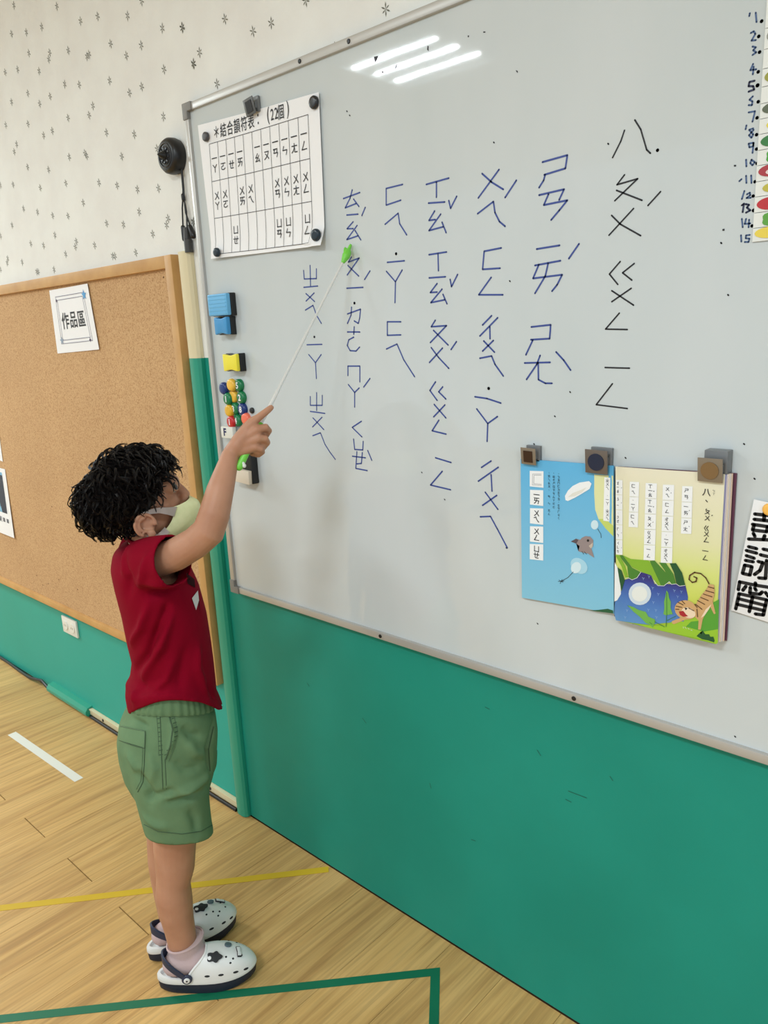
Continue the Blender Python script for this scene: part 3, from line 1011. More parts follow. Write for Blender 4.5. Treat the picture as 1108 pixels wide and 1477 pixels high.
t = tag(obj('label_block', wbox(c[0] - 0.030, c[0] + 0.02, c[2] - 0.016, c[2] + 0.014, 0.0216, 0.034), M_wpl, None, bevel=0.003), 'white magnetic label block with a dark blue mark behind the child\'s wrist', 'magnet')
mb = MB(); typ(mb, 'F', wallfn(0.0345), c[0] - 0.012, c[2], 0.026, 1, 0.04)
obj('mark', mb, mat('navy_print', (34, 40, 90), 0.5), t, smooth='flat2d')

# ------------------------------------------------------------ erasers
def eraser(x1, zc, wdt, ht, d0, d1, fm, label, waist=0.0, ridges=0, bx=0.0, Y=YB, grp='board erasers on the whiteboard'):
    t = empty('board_eraser', (x1 - wdt / 2, -Y, zc - ht / 2), label, 'eraser', grp)

    def prof(g):
        P = []
        for k in range(9):
            u = k / 8
            P.append((x1 - wdt + u * wdt, zc + ht / 2 - waist * math.sin(math.pi * u) ** 2 + g))
        for k in range(9):
            u = k / 8
            P.append((x1 - u * wdt, zc - ht / 2 + waist * math.sin(math.pi * u) ** 2 - g))
        return P
    felt = MB().prism([(a, -Y - 0.0004, b) for a, b in prof(0)], (0, -d0, 0))
    obj('felt_pad', felt, M_pblack, t, bevel=0.002)
    body = MB().prism([(a, -Y - d0 - 0.0004, b) for a, b in prof(-0.001)], (0, -d1, 0))
    bo = obj('grip', body, fm, t, bevel=0.0035)
    for k in range(ridges):
        z = zc + (k - (ridges - 1) / 2) * ht * 0.80 / max(1, ridges - 1)
        obj('ridge', wbox(x1 - wdt + 0.004, x1 - 0.004, z - 0.0012, z + 0.0012, Y + d0 + d1 - 0.001, Y + d0 + d1 + 0.0012), fm, bo)
    return t


e1 = K(341, 437, YB)
eraser(e1[0], e1[2] - 0.002, 0.078, 0.053, 0.016, 0.012, mat('sky_blue_plastic', (104, 178, 224), 0.4), 'large light blue board eraser with ridges and black felt, topmost of the erasers', 0, 6)
e1 = K(341, 469, YB)
eraser(e1[0], e1[2], 0.052, 0.044, 0.016, 0.012, mat('mid_blue_plastic', (60, 146, 204), 0.4), 'small mid blue board eraser with wavy sides below the large one', 0.004)
e1 = K(355, 522, YB)
eraser(e1[0], e1[2], 0.056, 0.044, 0.018, 0.010, mat('yellow_plastic', (240, 226, 60), 0.4), 'yellow board eraser with black felt above the button magnets', 0.004)
# cream and black one under the hand
ct = K(374, 690, YB); cb_ = K(374, 645, YB)
t = empty('board_eraser', (ct[0] - 0.04, -YB, ct[2] - 0.02), 'cream fronted black board eraser half hidden under the child\'s hand', 'eraser', 'board erasers on the whiteboard')
obj('felt_pad', wbox(ct[0] - 0.066, ct[0], ct[2] - 0.012, ct[2] + 0.085, YB + 0.0004, YB + 0.020), M_pblack, t, bevel=0.003)
obj('grip', MB().prism([(ct[0] - 0.070, -YB - 0.020, ct[2] - 0.008), (ct[0] - 0.004, -YB - 0.020, ct[2] - 0.012), (ct[0] - 0.002, -YB - 0.020, ct[2] + 0.022), (ct[0] - 0.070, -YB - 0.020, ct[2] + 0.026)], (0, -0.010, 0)),
    mat('cream_board', (222, 210, 192), 0.6), t, bevel=0.001)

# ------------------------------------------------------------ bulldog magnet clips
M_clip = mat('brushed_bronze_steel', (138, 126, 110), 0.4, metal=0.25)
M_clipd = mat('dark_steel', (120, 122, 124), 0.35, metal=0.3)


def clip(px, py, sz, ang, label, badge, face=M_clip, Y0=YB, tilt=0.012, bcol=(40, 34, 30)):
    c = K(px, py, Y0 + 0.014)
    t = empty('magnet_clip', (c[0], -Y0, c[2] - sz / 2), label, 'clip', 'magnetic metal clips on the whiteboard')
    h = sz
    P = rect_on_wall((c[0] + 0.004, 0, c[2] + 0.004 + (Y0 - YB) * 0.5), h * 0.94, h * 0.94, ang * 0.3, YB + 0.0005 if label.startswith('metal clip with round bronze') else Y0 + 0.001)
    obj('back_plate', MB().prism(P, (0, -0.006 - (Y0 - YB), 0)), M_clipd, t, bevel=0.001)
    Q = rect_on_wall((c[0], 0, c[2]), h, h, ang, Y0 + 0.0125)
    tilt *= 0.35
    Q[2][1] -= tilt; Q[3][1] -= tilt
    fp = obj('front_plate', MB().prism(Q, (0, -0.002, 0)), face, t, bevel=0.0005)
    # folded side ears and spring bar
    for s_ in (-1, 1):
        obj('spring_ear', MB().box((c[0] + s_ * h * 0.42 - 0.0012, -Y0 - 0.0125, c[2] - 0.004), (c[0] + s_ * h * 0.42 + 0.0012, -Y0 - 0.006, c[2] + 0.008)), M_clipd, t)
    obj('spring', MB().cyl((c[0] - h * 0.44, -Y0 - 0.0095, c[2] + 0.002), (1, 0, 0), 0.0028, h * 0.88, n=10), M_clipd, t, smooth=True)
    o_ = (Q[0] + Q[1] + Q[2] + Q[3]) / 4
    e1_ = (Q[1] - Q[0]); e1_ /= np.linalg.norm(e1_)
    e2_ = (Q[3] - Q[0]); e2_ /= np.linalg.norm(e2_)
    n_ = np.cross(e1_, e2_); n_ = n_ if n_[1] < 0 else -n_
    if badge == 'round':
        r = h * 0.36
        mb = MB().prism([o_ + n_ * 0.0022 + r * (math.cos(a) * e1_ + math.sin(a) * e2_) for a in np.linspace(0, 2 * math.pi, 28, endpoint=False)], n_ * 0.0015)
        obj('badge', mb, mat('badge_%d_%d_%d' % bcol, bcol, 0.35), fp, smooth=True)
    else:
        r = h * 0.30
        f2 = [o_ + n_ * 0.0022 + r * (a * e1_ + b * 1.15 * e2_) for a, b in ((-1, -1), (1, -1), (1, 1), (-1, 1))]
        bd = obj('badge', MB().prism(f2, n_ * 0.001), mat('badge_%d_%d_%d' % bcol, bcol, 0.35), fp)
    return t


clip(361, 154, 0.033, 0.12, 'dark metal clip with square badge holding the top of the phonetic chart', 'square', mat('dark_bronze_steel', (92, 92, 90), 0.4, metal=0.25), tilt=0.014, bcol=(30, 30, 32))
YP = YB + 0.006
clip(763, 658, 0.030, -0.03, 'metal clip with dark square badge at the top left corner of the open book', 'square', bcol=(52, 30, 20))
clip(861, 666, 0.040, -0.02, 'metal clip with round navy badge at the middle of the open book\'s top', 'round', mat('dull_steel', (112, 102, 94), 0.4, metal=0.25), bcol=(22, 38, 66))
clip(1025, 678, 0.036, 0.0, 'metal clip with round bronze badge at the top right of the open book', 'round', Y0=YB + 0.014, bcol=(128, 100, 66))
# ------------------------------------------------------------ textbook
bk = empty('open_textbook', (-0.59, -YB, 0.905), 'open illustrated textbook clipped to the whiteboard, blue left page and yellow-green right page', 'book')
YL, YR = YB + 0.007, YB + 0.023
XS = K(887, 780, YB + 0.012)[0]               # spine


def pageY(x, side):
    if side == 'L':
        d = XS - x
        return YL + 0.003 * math.exp(-(d / 0.009) ** 2)
    d = max(0.0, x - XS)
    return YR - (YR - YL - 0.003) * math.exp(-(d / 0.020) ** 1.5)


def onpage(px, py, side, lift=0.0):
    Y = YL if side == 'L' else YR
    for _ in range(6):
        p = K(px, py, Y)
        Y = pageY(p[0], side)
    p = K(px, py, Y)
    p[1] -= lift
    return p


def pagegrid(px4, side, nx, nz, cols_fn=None):
    TL, TR, BR, BL = [np.array(p, float) for p in px4]
    rows_ = []
    for j in range(nz + 1):
        for i in range(nx + 1):
            u = i / nx; v = j / nz
            if side == 'R':
                u = u ** 1.6
            q = (TL * (1 - u) + TR * u) * (1 - v) + (BL * (1 - u) + BR * u) * v
            rows_.append(onpage(q[0], q[1], side))
    return rows_


def solid_grid(top, nx, nz, depth_fn):
    n1 = nx + 1
    N_ = len(top)
    bot = [depth_fn(p) for p in top]
    fs = []
    for j in range(nz):
        for i in range(nx):
            a = j * n1 + i
            fs.append((a, a + 1, a + n1 + 1, a + n1)); fs.append((N_ + a, N_ + a + n1, N_ + a + n1 + 1, N_ + a + 1))
    bd = [i for i in range(nx)] + [j * n1 + nx for j in range(nz)] + [nz * n1 + i for i in range(nx, 0, -1)] + [j * n1 for j in range(nz, 0, -1)]
    for k in range(len(bd)):
        a, b = bd[k], bd[(k + 1) % len(bd)]
        fs.append((a, N_ + a, N_ + b, b))
    return MB().add(top + bot, fs)


def gradmat(name, axis_lo, axis_hi, stops, rough=0.45):
    """printed colour gradient running up the page (object z)"""
    m = bpy.data.materials.new(name)
    m.use_nodes = True
    nt = m.node_tree; N, L = nt.nodes, nt.links
    bs = N['Principled BSDF']; bs.inputs['Roughness'].default_value = rough
    tc = N.new('ShaderNodeTexCoord'); sp = N.new('ShaderNodeSeparateXYZ'); mr = N.new('ShaderNodeMapRange')
    L.new(tc.outputs['Object'], sp.inputs[0]); L.new(sp.outputs['Z'], mr.inputs['Value'])
    mr.inputs['From Min'].default_value = axis_lo; mr.inputs['From Max'].default_value = axis_hi
    r = N.new('ShaderNodeValToRGB')
    el = r.color_ramp.elements
    el[0].position = stops[0][0]; el[0].color = RGB(*stops[0][1])
    el[1].position = stops[-1][0]; el[1].color = RGB(*stops[-1][1])
    for p_, c_ in stops[1:-1]:
        x_ = el.new(p_); x_.color = RGB(*c_)
    L.new(mr.outputs[0], r.inputs['Fac']); L.new(r.outputs['Color'], bs.inputs['Base Color'])
    return m


M_pl = gradmat('page_blue', 0, 0.27, [(0.0, (132, 196, 222)), (0.35, (122, 190, 224)), (1.0, (92, 178, 226))])
M_pr = gradmat('page_yellow_green', 0, 0.27, [(0.0, (128, 178, 40)), (0.15, (196, 208, 60)), (0.42, (214, 222, 130)), (0.6, (226, 224, 178)), (1.0, (232, 226, 204))])
M_edge = mat('page_edges', (226, 216, 200), 0.7, var=(60, (200, 188, 176), 0.3, 0.7))
Lq = [(751, 662), (885, 672), (885.5, 885), (753, 862)]
Rq = [(888, 673), (1046, 684), (1032, 929), (889, 894)]
top = pagegrid(Lq, 'L', 14, 6)
left_page = obj('left_page', solid_grid(top, 14, 6, lambda p: p + np.array([0, 0.0035, 0])), M_pl, bk, smooth=True)
top = pagegrid(Rq, 'R', 30, 6)
right_page = obj('right_page', solid_grid(top, 30, 6, lambda p: p + np.array([0, 0.001, 0])), M_pr, bk, smooth=True)
# page block under the right page: layers fanning out toward the wall
RT_, RB_ = onpage(1046, 684, 'R'), onpage(1032, 929, 'R')
RTs, RBs = onpage(889, 673, 'R'), onpage(889, 894, 'R')
layer_cols = [((150, 150, 190), 'blue_edge'), ((226, 214, 214), 'pink_edge'), ((236, 222, 200), 'cream_edge'), ((214, 208, 206), 'grey_edge'), ((224, 196, 176), 'peach_edge')]
for k in range(5):
    y0 = YR - 0.0014 - k * 0.0030
    g = 0.0012 * (k + 1)
    dd_ = 0.003 + 0.020 * max(0.05, math.log(0.013 / (YR - y0 - 0.0002 if YR - y0 > 0.001 else 0.001))) ** 0.667
    P = [(XS + dd_, -y0, RTs[2] - 0.002), (RT_[0] + g, -y0, RT_[2] - 0.001), (RB_[0] + g * 1.3, -y0, RB_[2] + 0.002), (XS + dd_, -y0, RBs[2] + 0.003)]
    obj('page_block', MB().prism(P, (0, 0.0028, 0)), mat(layer_cols[k][1], layer_cols[k][0], 0.7, bump=(900, 0.4, 0.0006)), bk)
P = [(XS - 0.002, -YB - 0.002, RTs[2] - 0.001), (RT_[0] + 0.010, -YB - 0.002, RT_[2] - 0.001), (RB_[0] + 0.010, -YB - 0.002, RB_[2] + 0.001), (XS - 0.002, -YB - 0.002, RBs[2] + 0.002)]
obj('back_cover', MB().prism(P, (0, -0.0018, 0)), mat('cover_plum', (96, 52, 74), 0.4), bk)


def pp(side, poly, m, lift, name='printed_shape', parent=None):
    """printed patch, cut fine enough to follow the curve of the page"""
    mb = MB()
    sx_ = max(p[0] for p in poly) - min(p[0] for p in poly)
    if sx_ < 5 and min(p[0] for p in poly) > 915:
        mb.add([onpage(x, y, side, lift) for x, y in poly], [tuple(range(len(poly)))])
    else:
        bm = bmesh.new()
        vv = [bm.verts.new((x, y, 0)) for x, y in poly]
        bm.faces.new(vv)
        bmesh.ops.triangulate(bm, faces=bm.faces[:])
        for _ in range(3 if sx_ > 20 else 2):
            bmesh.ops.subdivide_edges(bm, edges=bm.edges[:], cuts=1, use_grid_fill=True)
        bm.verts.index_update()
        mb.add([onpage(v.co.x, v.co.y, side, lift) for v in bm.verts], [tuple(v.index for v in f.verts) for f in bm.faces])
        bm.free()
    return obj(name, mb, m, parent or (left_page if side == 'L' else right_page), smooth='flat2d')


def ell(cx, cy, rx, ry, n=20, rot=0.0, jag=0.0, seed=1):
    R_ = random.Random(seed)
    out = []
    for k in range(n):
        a = 2 * math.pi * k / n
        j = 1 + (R_.random() - 0.5) * jag
        x, y = rx * math.cos(a) * j, ry * math.sin(a) * j
        out.append((cx + x * math.cos(rot) - y * math.sin(rot), cy + x * math.sin(rot) + y * math.cos(rot)))
    return out


def Q(side, z):     # zoomed views of the page back to photograph coordinates
    ox, oy, s = z
    return lambda L: [(ox + x / s, oy + y / s) for x, y in L]


z1 = Q('L', (745, 640, 5.906))
z2 = Q('R', (870, 660, 5.83))
z3 = Q('R', (860, 770, 5.54))
# left page
M_pg = mat('page_pale_green', (224, 226, 170), 0.5)
pp('L', z1([(665, 262), (826, 272), (828, 790), (760, 720), (700, 640), (672, 560), (664, 420)]), M_pg, 0.0004)
pp('L', z1([(700, 640), (760, 720), (828, 790), (828, 700), (760, 640)]), mat('page_lime', (196, 212, 110), 0.5), 0.0006)
M_cl = mat('print_white', (240, 242, 244), 0.5)
pp('L', z1([(415, 445), (440, 400), (480, 360), (540, 330), (620, 318), (642, 340), (625, 385), (560, 425), (500, 460), (440, 488), (420, 480)]), M_cl, 0.0006)
pp('L', z1([(440, 455), (480, 420), (560, 390), (600, 370), (560, 415), (500, 445)]), mat('print_pale_grey', (226, 224, 216), 0.5), 0.0008)
pp('L', z1(ell(668, 690, 32, 40)), mat('print_puff', (206, 230, 240), 0.5), 0.0006)
pp('L', z1(ell(535, 1040, 80, 60, rot=0.7)), mat('print_puff2', (168, 214, 234), 0.5), 0.0005)
pp('L', z1(ell(510, 1055, 42, 50, rot=0.5)), mat('print_puff3', (214, 234, 242), 0.5), 0.0007)
M_bird = mat('print_bird_grey', (148, 134, 134), 0.5)
pp('L', z1([(465, 832), (510, 808), (545, 818), (560, 800), (590, 786), (630, 790), (656, 820), (655, 870), (640, 890), (665, 972), (610, 935), (560, 925), (530, 915), (540, 870), (510, 850)]), M_bird, 0.0006)
pp('L', z1([(465, 832), (510, 808), (530, 820), (512, 850)]), mat('print_dark_grey', (88, 78, 84), 0.5), 0.0008)
pp('L', z1(ell(612, 824, 10, 11)), M_ink, 0.0009)
pp('L', z1([(618, 870), (656, 840), (650, 880), (636, 892)]), mat('print_beige', (196, 182, 168), 0.5), 0.0008)


def lines(side, polys, wd, m, name='printed_line', lift=0.0009):
    mb = MB()
    for st in polys:
        mb.stroke([onpage(x, y, side, lift) for x, y in st], wd)
    return obj(name, mb, m, left_page if side == 'L' else right_page, smooth='flat2d')


lines('L', [z1([(487, 1090), (440, 1140), (385, 1170)]), z1([(365, 1160), (400, 1180)]), z1([(375, 1190), (392, 1155)]), z1([(358, 1172), (408, 1168)]), z1([(695, 725), (722, 770), (724, 800)]),
            z1([(560, 915), (575, 940)]), z1([(580, 918), (600, 940)])], 0.0008, M_ink)
# white cards down the left page
cards = [((115, 230), (232, 375)), ((117, 392), (230, 530)), ((117, 548), (230, 690)), ((117, 702), (230, 845)), ((115, 853), (230, 995))]
ctx = ['', '一ㄞ', 'ㄨㄟ', 'ㄨㄥ', 'ㄩㄝ']
lt = MB()
pf = lambda Y: (lambda u, v: np.array([u, -Y, v]))
for (a, b), tx_ in zip(cards, ctx):
    pp('L', z1([a, (b[0], a[1] + 4), (b[0], b[1]), (a[0], b[1] - 12)]), M_cl, 0.0005, 'printed_card')
    for q, ch in enumerate(tx_):
        c = onpage(*z1([((a[0] + b[0]) / 2, a[1] + (b[1] - a[1]) * (0.30 + 0.38 * q))])[0], 'L')
        typ(lt, ch, pf(-c[1] + 0.0009), c[0], c[2], 0.0135, 1, 0.015)
lines('L', [z1([(215, 258), (140, 258), (138, 350), (215, 355)]), z1([(215, 268), (152, 268), (150, 340), (215, 345)])], 0.0006, mat('print_grey', (150, 150, 155), 0.5))
# small text columns on the blue
for xcol, txt_, y0_, dy in ((362, '・ㄅㄆㄇㄈㄉㄊㄋㄌ、ㄍㄎㄏㄐㄑ', 255, 27), (320, '・ㄓㄔㄕㄖㄗㄘㄙㄚㄛㄜ', 250, 29), (280, '・ㄞㄟㄠㄡ、 ㄢ ㄣ ㄤㄥ', 248, 29)):
    for k, ch in enumerate(txt_):
        if ch == ' ':
            continue
        c = onpage(*z1([(xcol, y0_ + k * dy)])[0], 'L')
        typ(lt, ch, pf(-c[1] + 0.0009), c[0], c[2], 0.0052, 1, 0.01)
tag(obj('lettering', lt, M_ink, left_page, smooth='flat2d'), kind='stuff')
pp('L', z1([(700, 1415), (780, 1405), (825, 1420), (826, 1445), (620, 1420)]), mat('print_dark_green', (32, 92, 58), 0.5), 0.0006)
# card strip on the left page's green corner
strip = z1([(752, 285), (802, 290), (795, 662), (742, 655)])
pp('L', strip, M_cl, 0.0008, 'printed_card')
# right page: poem cards
poem = [  # zoom-2 boxes: x0, x1, y0, y1, column text with tone marks
    (105, 165, 185, 815, ['ㄊ一ㄠˊ', 'ㄆ一ˊ', '˙ㄉㄜ', 'ㄇㄚˊ', 'ㄑㄩㄝˋ']),
    (222, 305, 200, 585, ['ㄈㄟ', '˙一ㄚ', 'ㄈㄟ']),
    (355, 455, 212, 862, ['ㄒ一ㄠˇ', 'ㄒ一ㄠˇ', 'ㄆㄨˊ', 'ㄍㄨㄥ', '一ㄥ']),
    (500, 600, 225, 885, ['ㄨㄟˊ', 'ㄈㄥ', 'ㄔㄨㄟ', '˙一ㄚ', 'ㄔㄨㄟ']),
    (662, 755, 237, 640, ['ㄕㄢ', '一ㄞˊ', 'ㄕㄤˋ'])]
rt = MB()


def syll(mb, side, s, px, py, hh, size):
    """one syllable set vertically, its tone at the right"""
    tone = ''
    if s[-1] in 'ˊˇˋ':
        tone = s[-1]; s = s[:-1]
    n = len(s)
    for q, ch in enumerate(s):
        y = py + (q + 0.5) * hh / n
        c = onpage(px, y, side)
        typ(mb, ch, pf(-c[1] + 0.0010), c[0], c[2], size * (1 if ch != '˙' else 1.1), 1, 0.012)
    if tone:
        c = onpage(px + size * 1000 * 0.72, py + hh * 0.55, side)
        typ(mb, tone, pf(-c[1] + 0.0010), c[0], c[2], size * 0.95, 1, 0.02)


for x0, x1, y0, y1, ss in poem:
    n = len(ss)
    for k, s_ in enumerate(ss):
        ya, yb = y0 + (y1 - y0) * k / n, y0 + (y1 - y0) * (k + 1) / n
        sh = lambda y: -(y - y0) * (0.028 if x0 > 120 else 0.0)
        qd = z2([(x0 + 5 + sh(ya), ya + 2), (x1 + sh(ya), ya + 5), (x1 + sh(yb), yb + 2), (x0 + 5 + sh(yb), yb - 2)])
        pp('R', qd, M_cl, 0.0006, 'printed_card')
        c = z2([((x0 + x1) / 2 - 4 + sh((ya + yb) / 2), ya + 12)])[0]
        syll(rt, 'R', s_, c[0], c[1], (yb - ya) / 5.83 * 0.82, 0.0072 if x0 > 120 else 0.0062)
tt = MB()
for ch, y in (('八', 292), ('、', 365)):
    c = onpage(*z2([(872, y)])[0], 'R'); typ(tt, ch, pf(-c[1] + 0.0008), c[0], c[2], 0.0125, 1, 0.012)
for s_, ya, yb in (('ㄆㄨˊ', 425, 535), ('ㄍㄨㄥ', 570, 715), ('一ㄥ', 755, 870)):
    c = z2([(878 - (ya - 425) * 0.05, ya)])[0]
    syll(tt, 'R', s_, c[0], c[1], (yb - ya) / 5.83, 0.0098)
for k, ch in enumerate('ㄅㄚ'):
    c = onpage(*z2([(933, 280 + 25 * k)])[0], 'R'); typ(tt, ch, pf(-c[1] + 0.0008), c[0], c[2], 0.0045)
tag(obj('title_lettering', tt, M_ink, right_page, smooth='flat2d'), kind='stuff')
tag(obj('lettering', rt, M_ink, right_page, smooth='flat2d'), kind='stuff')
ls = MB()
for s_, ya in (('ㄓㄨㄟ', 295), ('˙一ㄚ', 425), ('ㄓㄨㄟ', 555)):
    c = z1([(778, ya)])[0]
    syll(ls, 'L', s_, c[0], c[1], 100 / 5.906, 0.0065)
tag(obj('lettering', ls, M_ink, left_page, smooth='flat2d'), kind='stuff')
# right page: pond, leaves, cat
M_pond = gradmat('print_pond', 0, 0.09, [(0.0, (96, 150, 204)), (0.5, (74, 120, 190)), (0.8, (56, 84, 164)), (1.0, (50, 44, 120))])
pond = z3([(152, 545), (190, 500), (205, 440), (232, 365), (290, 350), (360, 305), (440, 330), (470, 400), (560, 400), (640, 400), (715, 410), (735, 500), (730, 620), (700, 700), (540, 712), (430, 725), (300, 712), (160, 690), (146, 640)])
pp('R', pond, M_pond, 0.0005)
pp('R', z3([(150, 225), (190, 300), (200, 480), (170, 530), (148, 540)]), M_cl, 0.0006)
M_g1 = mat('print_leaf_light', (132, 178, 46), 0.5)
M_g2 = mat('print_leaf_mid', (70, 128, 44), 0.5)
M_g3 = mat('print_leaf_dark', (28, 84, 44), 0.5)
pp('R', z3([(185, 170), (215, 170), (290, 270), (360, 305), (330, 350), (290, 366), (262, 350), (250, 260)]), M_g2, 0.0008)
pp('R', z3([(155, 168), (190, 170), (235, 260), (258, 350), (236, 352), (205, 260)]), M_g1, 0.0009)
pp('R', z3([(215, 170), (280, 200), (420, 212), (500, 300), (585, 378), (545, 412), (495, 410), (465, 370), (440, 330), (370, 305), (290, 265)]), M_g1, 0.0008)
pp('R', z3([(430, 215), (470, 212), (560, 310), (590, 380), (545, 412), (520, 410)]), M_g2, 0.0010)
pp('R', z3([(505, 228), (560, 232), (620, 320), (640, 400), (605, 400), (585, 370), (550, 290)]), M_g2, 0.0011)
pp('R', z3([(590, 235), (640, 232), (690, 310), (715, 410), (670, 415), (642, 392), (625, 310)]), M_g3, 0.0012)
pp('R', z3([(172, 265), (205, 290), (232, 370), (205, 455), (190, 380)]), M_g3, 0.0010)
lines('R', [z3([(236, 352), (262, 350), (290, 366), (330, 350), (360, 305)]), z3([(465, 370), (495, 412), (545, 414), (588, 380), (605, 402), (642, 398), (670, 416), (715, 410)])], 0.0007, M_cl, lift=0.0014)
pp('R', z3(ell(352, 478, 90, 90)), mat('print_seed_head', (206, 220, 232), 0.5), 0.0010)
pp('R', z3(ell(350, 478, 62, 62)), mat('print_seed_core', (230, 234, 230), 0.5), 0.0012)
M_fern = mat('print_fern', (112, 176, 76), 0.5)
jagl = [(255, 570), (300, 582), (340, 605), (400, 622), (420, 660), (470, 680), (476, 700), (455, 748), (425, 720), (400, 712), (350, 660), (300, 620)]
pp('R', z3(jagl), M_fern, 0.0012)
pp('R', z3([(565, 450), (580, 470), (585, 510), (600, 540), (598, 590), (615, 640), (580, 645), (560, 650), (540, 640), (548, 590), (545, 540), (556, 500)]), M_fern, 0.0012)
lines('R', [z3([(566, 650), (562, 740)]), z3([(470, 700), (550, 742)]), z3([(255, 572), (450, 720)]), z3([(567, 470), (568, 645)]), z3([(572, 690), (640, 655)])], 0.0010, mat('print_stem', (52, 122, 62), 0.5), lift=0.0014)
pp('R', z3([(300, 714), (420, 728), (560, 735), (620, 690), (700, 700), (735, 620), (800, 560), (980, 560), (975, 868), (960, 880), (800, 830), (600, 790), (400, 745)]), mat('print_grass', (150, 196, 48), 0.5), 0.0009)
pp('R', z3([(900, 570), (985, 520), (978, 760), (860, 780), (720, 740), (760, 700), (850, 690)]), mat('print_grass2', (84, 158, 50), 0.5), 0.0010)
M_cat = mat('print_cat_tan', (206, 164, 112), 0.5)
M_cats = mat('print_cat_stripe', (98, 66, 38), 0.5)
M_catl = mat('print_cat_pale', (236, 214, 186), 0.5)
pp('R', z3([(905, 400), (945, 405), (950, 470), (935, 540), (958, 635), (945, 640), (915, 580), (880, 630), (855, 680), (838, 765), (818, 762), (822, 690), (790, 660), (800, 560), (850, 480), (885, 440)]), M_cat, 0.0014)
pp('R', z3([(880, 600), (925, 560), (905, 600), (870, 650), (840, 670)]), M_catl, 0.0015)
pp('R', z3([(610, 695), (700, 660), (760, 672), (700, 690), (625, 720), (608, 712)]), M_cat, 0.0014)
pp('R', z3(ell(722, 605, 92, 76, rot=0.3)), M_cat, 0.0016)
pp('R', z3(ell(742, 628, 58, 40, rot=0.4)), M_catl, 0.0018)
pp('R', z3([(665, 618), (700, 612), (722, 640), (740, 655), (700, 660), (675, 645)]), mat('print_red', (170, 34, 44), 0.5), 0.0020)
pp('R', z3([(710, 585), (735, 592), (720, 608)]), M_ink, 0.0020)
cs = [[(905, 395), (880, 350), (840, 315), (790, 306), (752, 330), (746, 362), (772, 386), (802, 378), (808, 350), (785, 340)]]
lines('R', [z3(c_) for c_ in cs], 0.0020, M_cats, lift=0.0016)
lines('R', [z3([(900, 420), (945, 432)]), z3([(880, 450), (945, 468)]), z3([(862, 478), (930, 500)]), z3([(840, 505), (900, 530)]), z3([(815, 530), (870, 560)]), z3([(800, 560), (850, 600)]),
            z3([(810, 600), (815, 660)]), z3([(790, 560), (812, 585)]), z3([(660, 545), (700, 565)]), z3([(645, 575), (690, 585)]), z3([(690, 532), (712, 556)]), z3([(745, 590), (785, 612)]), z3([(640, 600), (665, 600)])], 0.0014, M_cats, lift=0.0021)
pp('R', z3([(805, 815), (830, 790), (845, 800), (855, 770), (875, 800), (905, 800), (915, 820), (940, 820), (950, 850), (945, 865), (900, 850), (850, 840)]), M_g3, 0.0013)
lines('R', [z3([(700, 740), (700, 752)]), z3([(712, 742), (724, 756)]), z3([(735, 752), (748, 760)]), z3([(758, 765), (770, 770)])] , 0.0006, M_cl, lift=0.0013)
for cxx, cyy in ((380, 355), (425, 340), (455, 430), (500, 480), (628, 452), (684, 460), (460, 545), (655, 500), (420, 605), (480, 608), (485, 665), (235, 665), (250, 610)):
    lines('R', [z3([(cxx - 8, cyy - 8), (cxx, cyy), (cxx + 9, cyy - 4)]), z3([(cxx, cyy), (cxx, cyy + 12)])], 0.0006, mat('print_pale_blue', (150, 184, 224), 0.5), lift=0.0012)

# ------------------------------------------------------------ name card at the right edge
YN = YB + 0.004
Pn = [K(1088, 720, YN), K(1055, 880, YN)]
dn = Pn[0] - Pn[1]; Ln = np.linalg.norm(dn[[0, 2]]); upn = dn / np.linalg.norm(dn)
rn = np.array([upn[2], 0, -upn[0]])
Wn = 0.105
quad = [Pn[1], Pn[1] + rn * Wn, Pn[0] + rn * Wn, Pn[0]]
card = tag(obj('name_card', MB().prism(quad, (0, -0.0012, 0)), M_white, None, bevel=0.0004), 'tilted white card with bold black characters at the right edge of the whiteboard', 'card')
z4 = lambda L: [(1020 + x / 6.159, 680 + y / 6.154) for x, y in L]
strokes = [[(425, 378), (560, 392)], [(512, 365), (505, 435)], [(420, 425), (560, 440)], [(405, 470), (540, 490)], [(418, 475), (405, 520), (530, 535), (540, 492)], [(412, 550), (425, 575)], [(512, 570), (500, 605)], [(370, 600), (560, 608)],
           [(370, 668), (440, 685)], [(350, 702), (440, 725)], [(350, 748), (418, 770)], [(342, 790), (410, 802)], [(335, 832), (315, 905), (380, 920), (398, 845), (335, 832)],
           [(500, 690), (560, 702)], [(475, 740), (560, 760)], [(455, 800), (498, 810), (470, 880), (422, 915)], [(530, 790), (520, 950), (460, 945)],
           [(430, 990), (432, 1005)], [(290, 980), (430, 1010), (560, 1030)], [(290, 980), (278, 1050)], [(345, 1020), (318, 1055)], [(385, 1030), (380, 1080), (470, 1090), (490, 1070)], [(425, 1035), (435, 1055)], [(520, 1075), (545, 1110)],
           [(285, 1085), (255, 1220)], [(285, 1085), (530, 1140)], [(530, 1140), (500, 1275), (430, 1265)], [(280, 1130), (520, 1190)], [(270, 1180), (505, 1235)], [(405, 1115), (375, 1245)]]
for lo_, hi_ in ((0, 8), (8, 17), (17, len(strokes))):
    mb = MB()
    for st in strokes[lo_:hi_]:
        mb.stroke([K(x, y, YN + 0.0016) for x, y in z4(st)], 0.0052)
    tag(obj('bold_character', mb, M_ink, card, smooth='flat2d'), kind='stuff')
mb = MB()
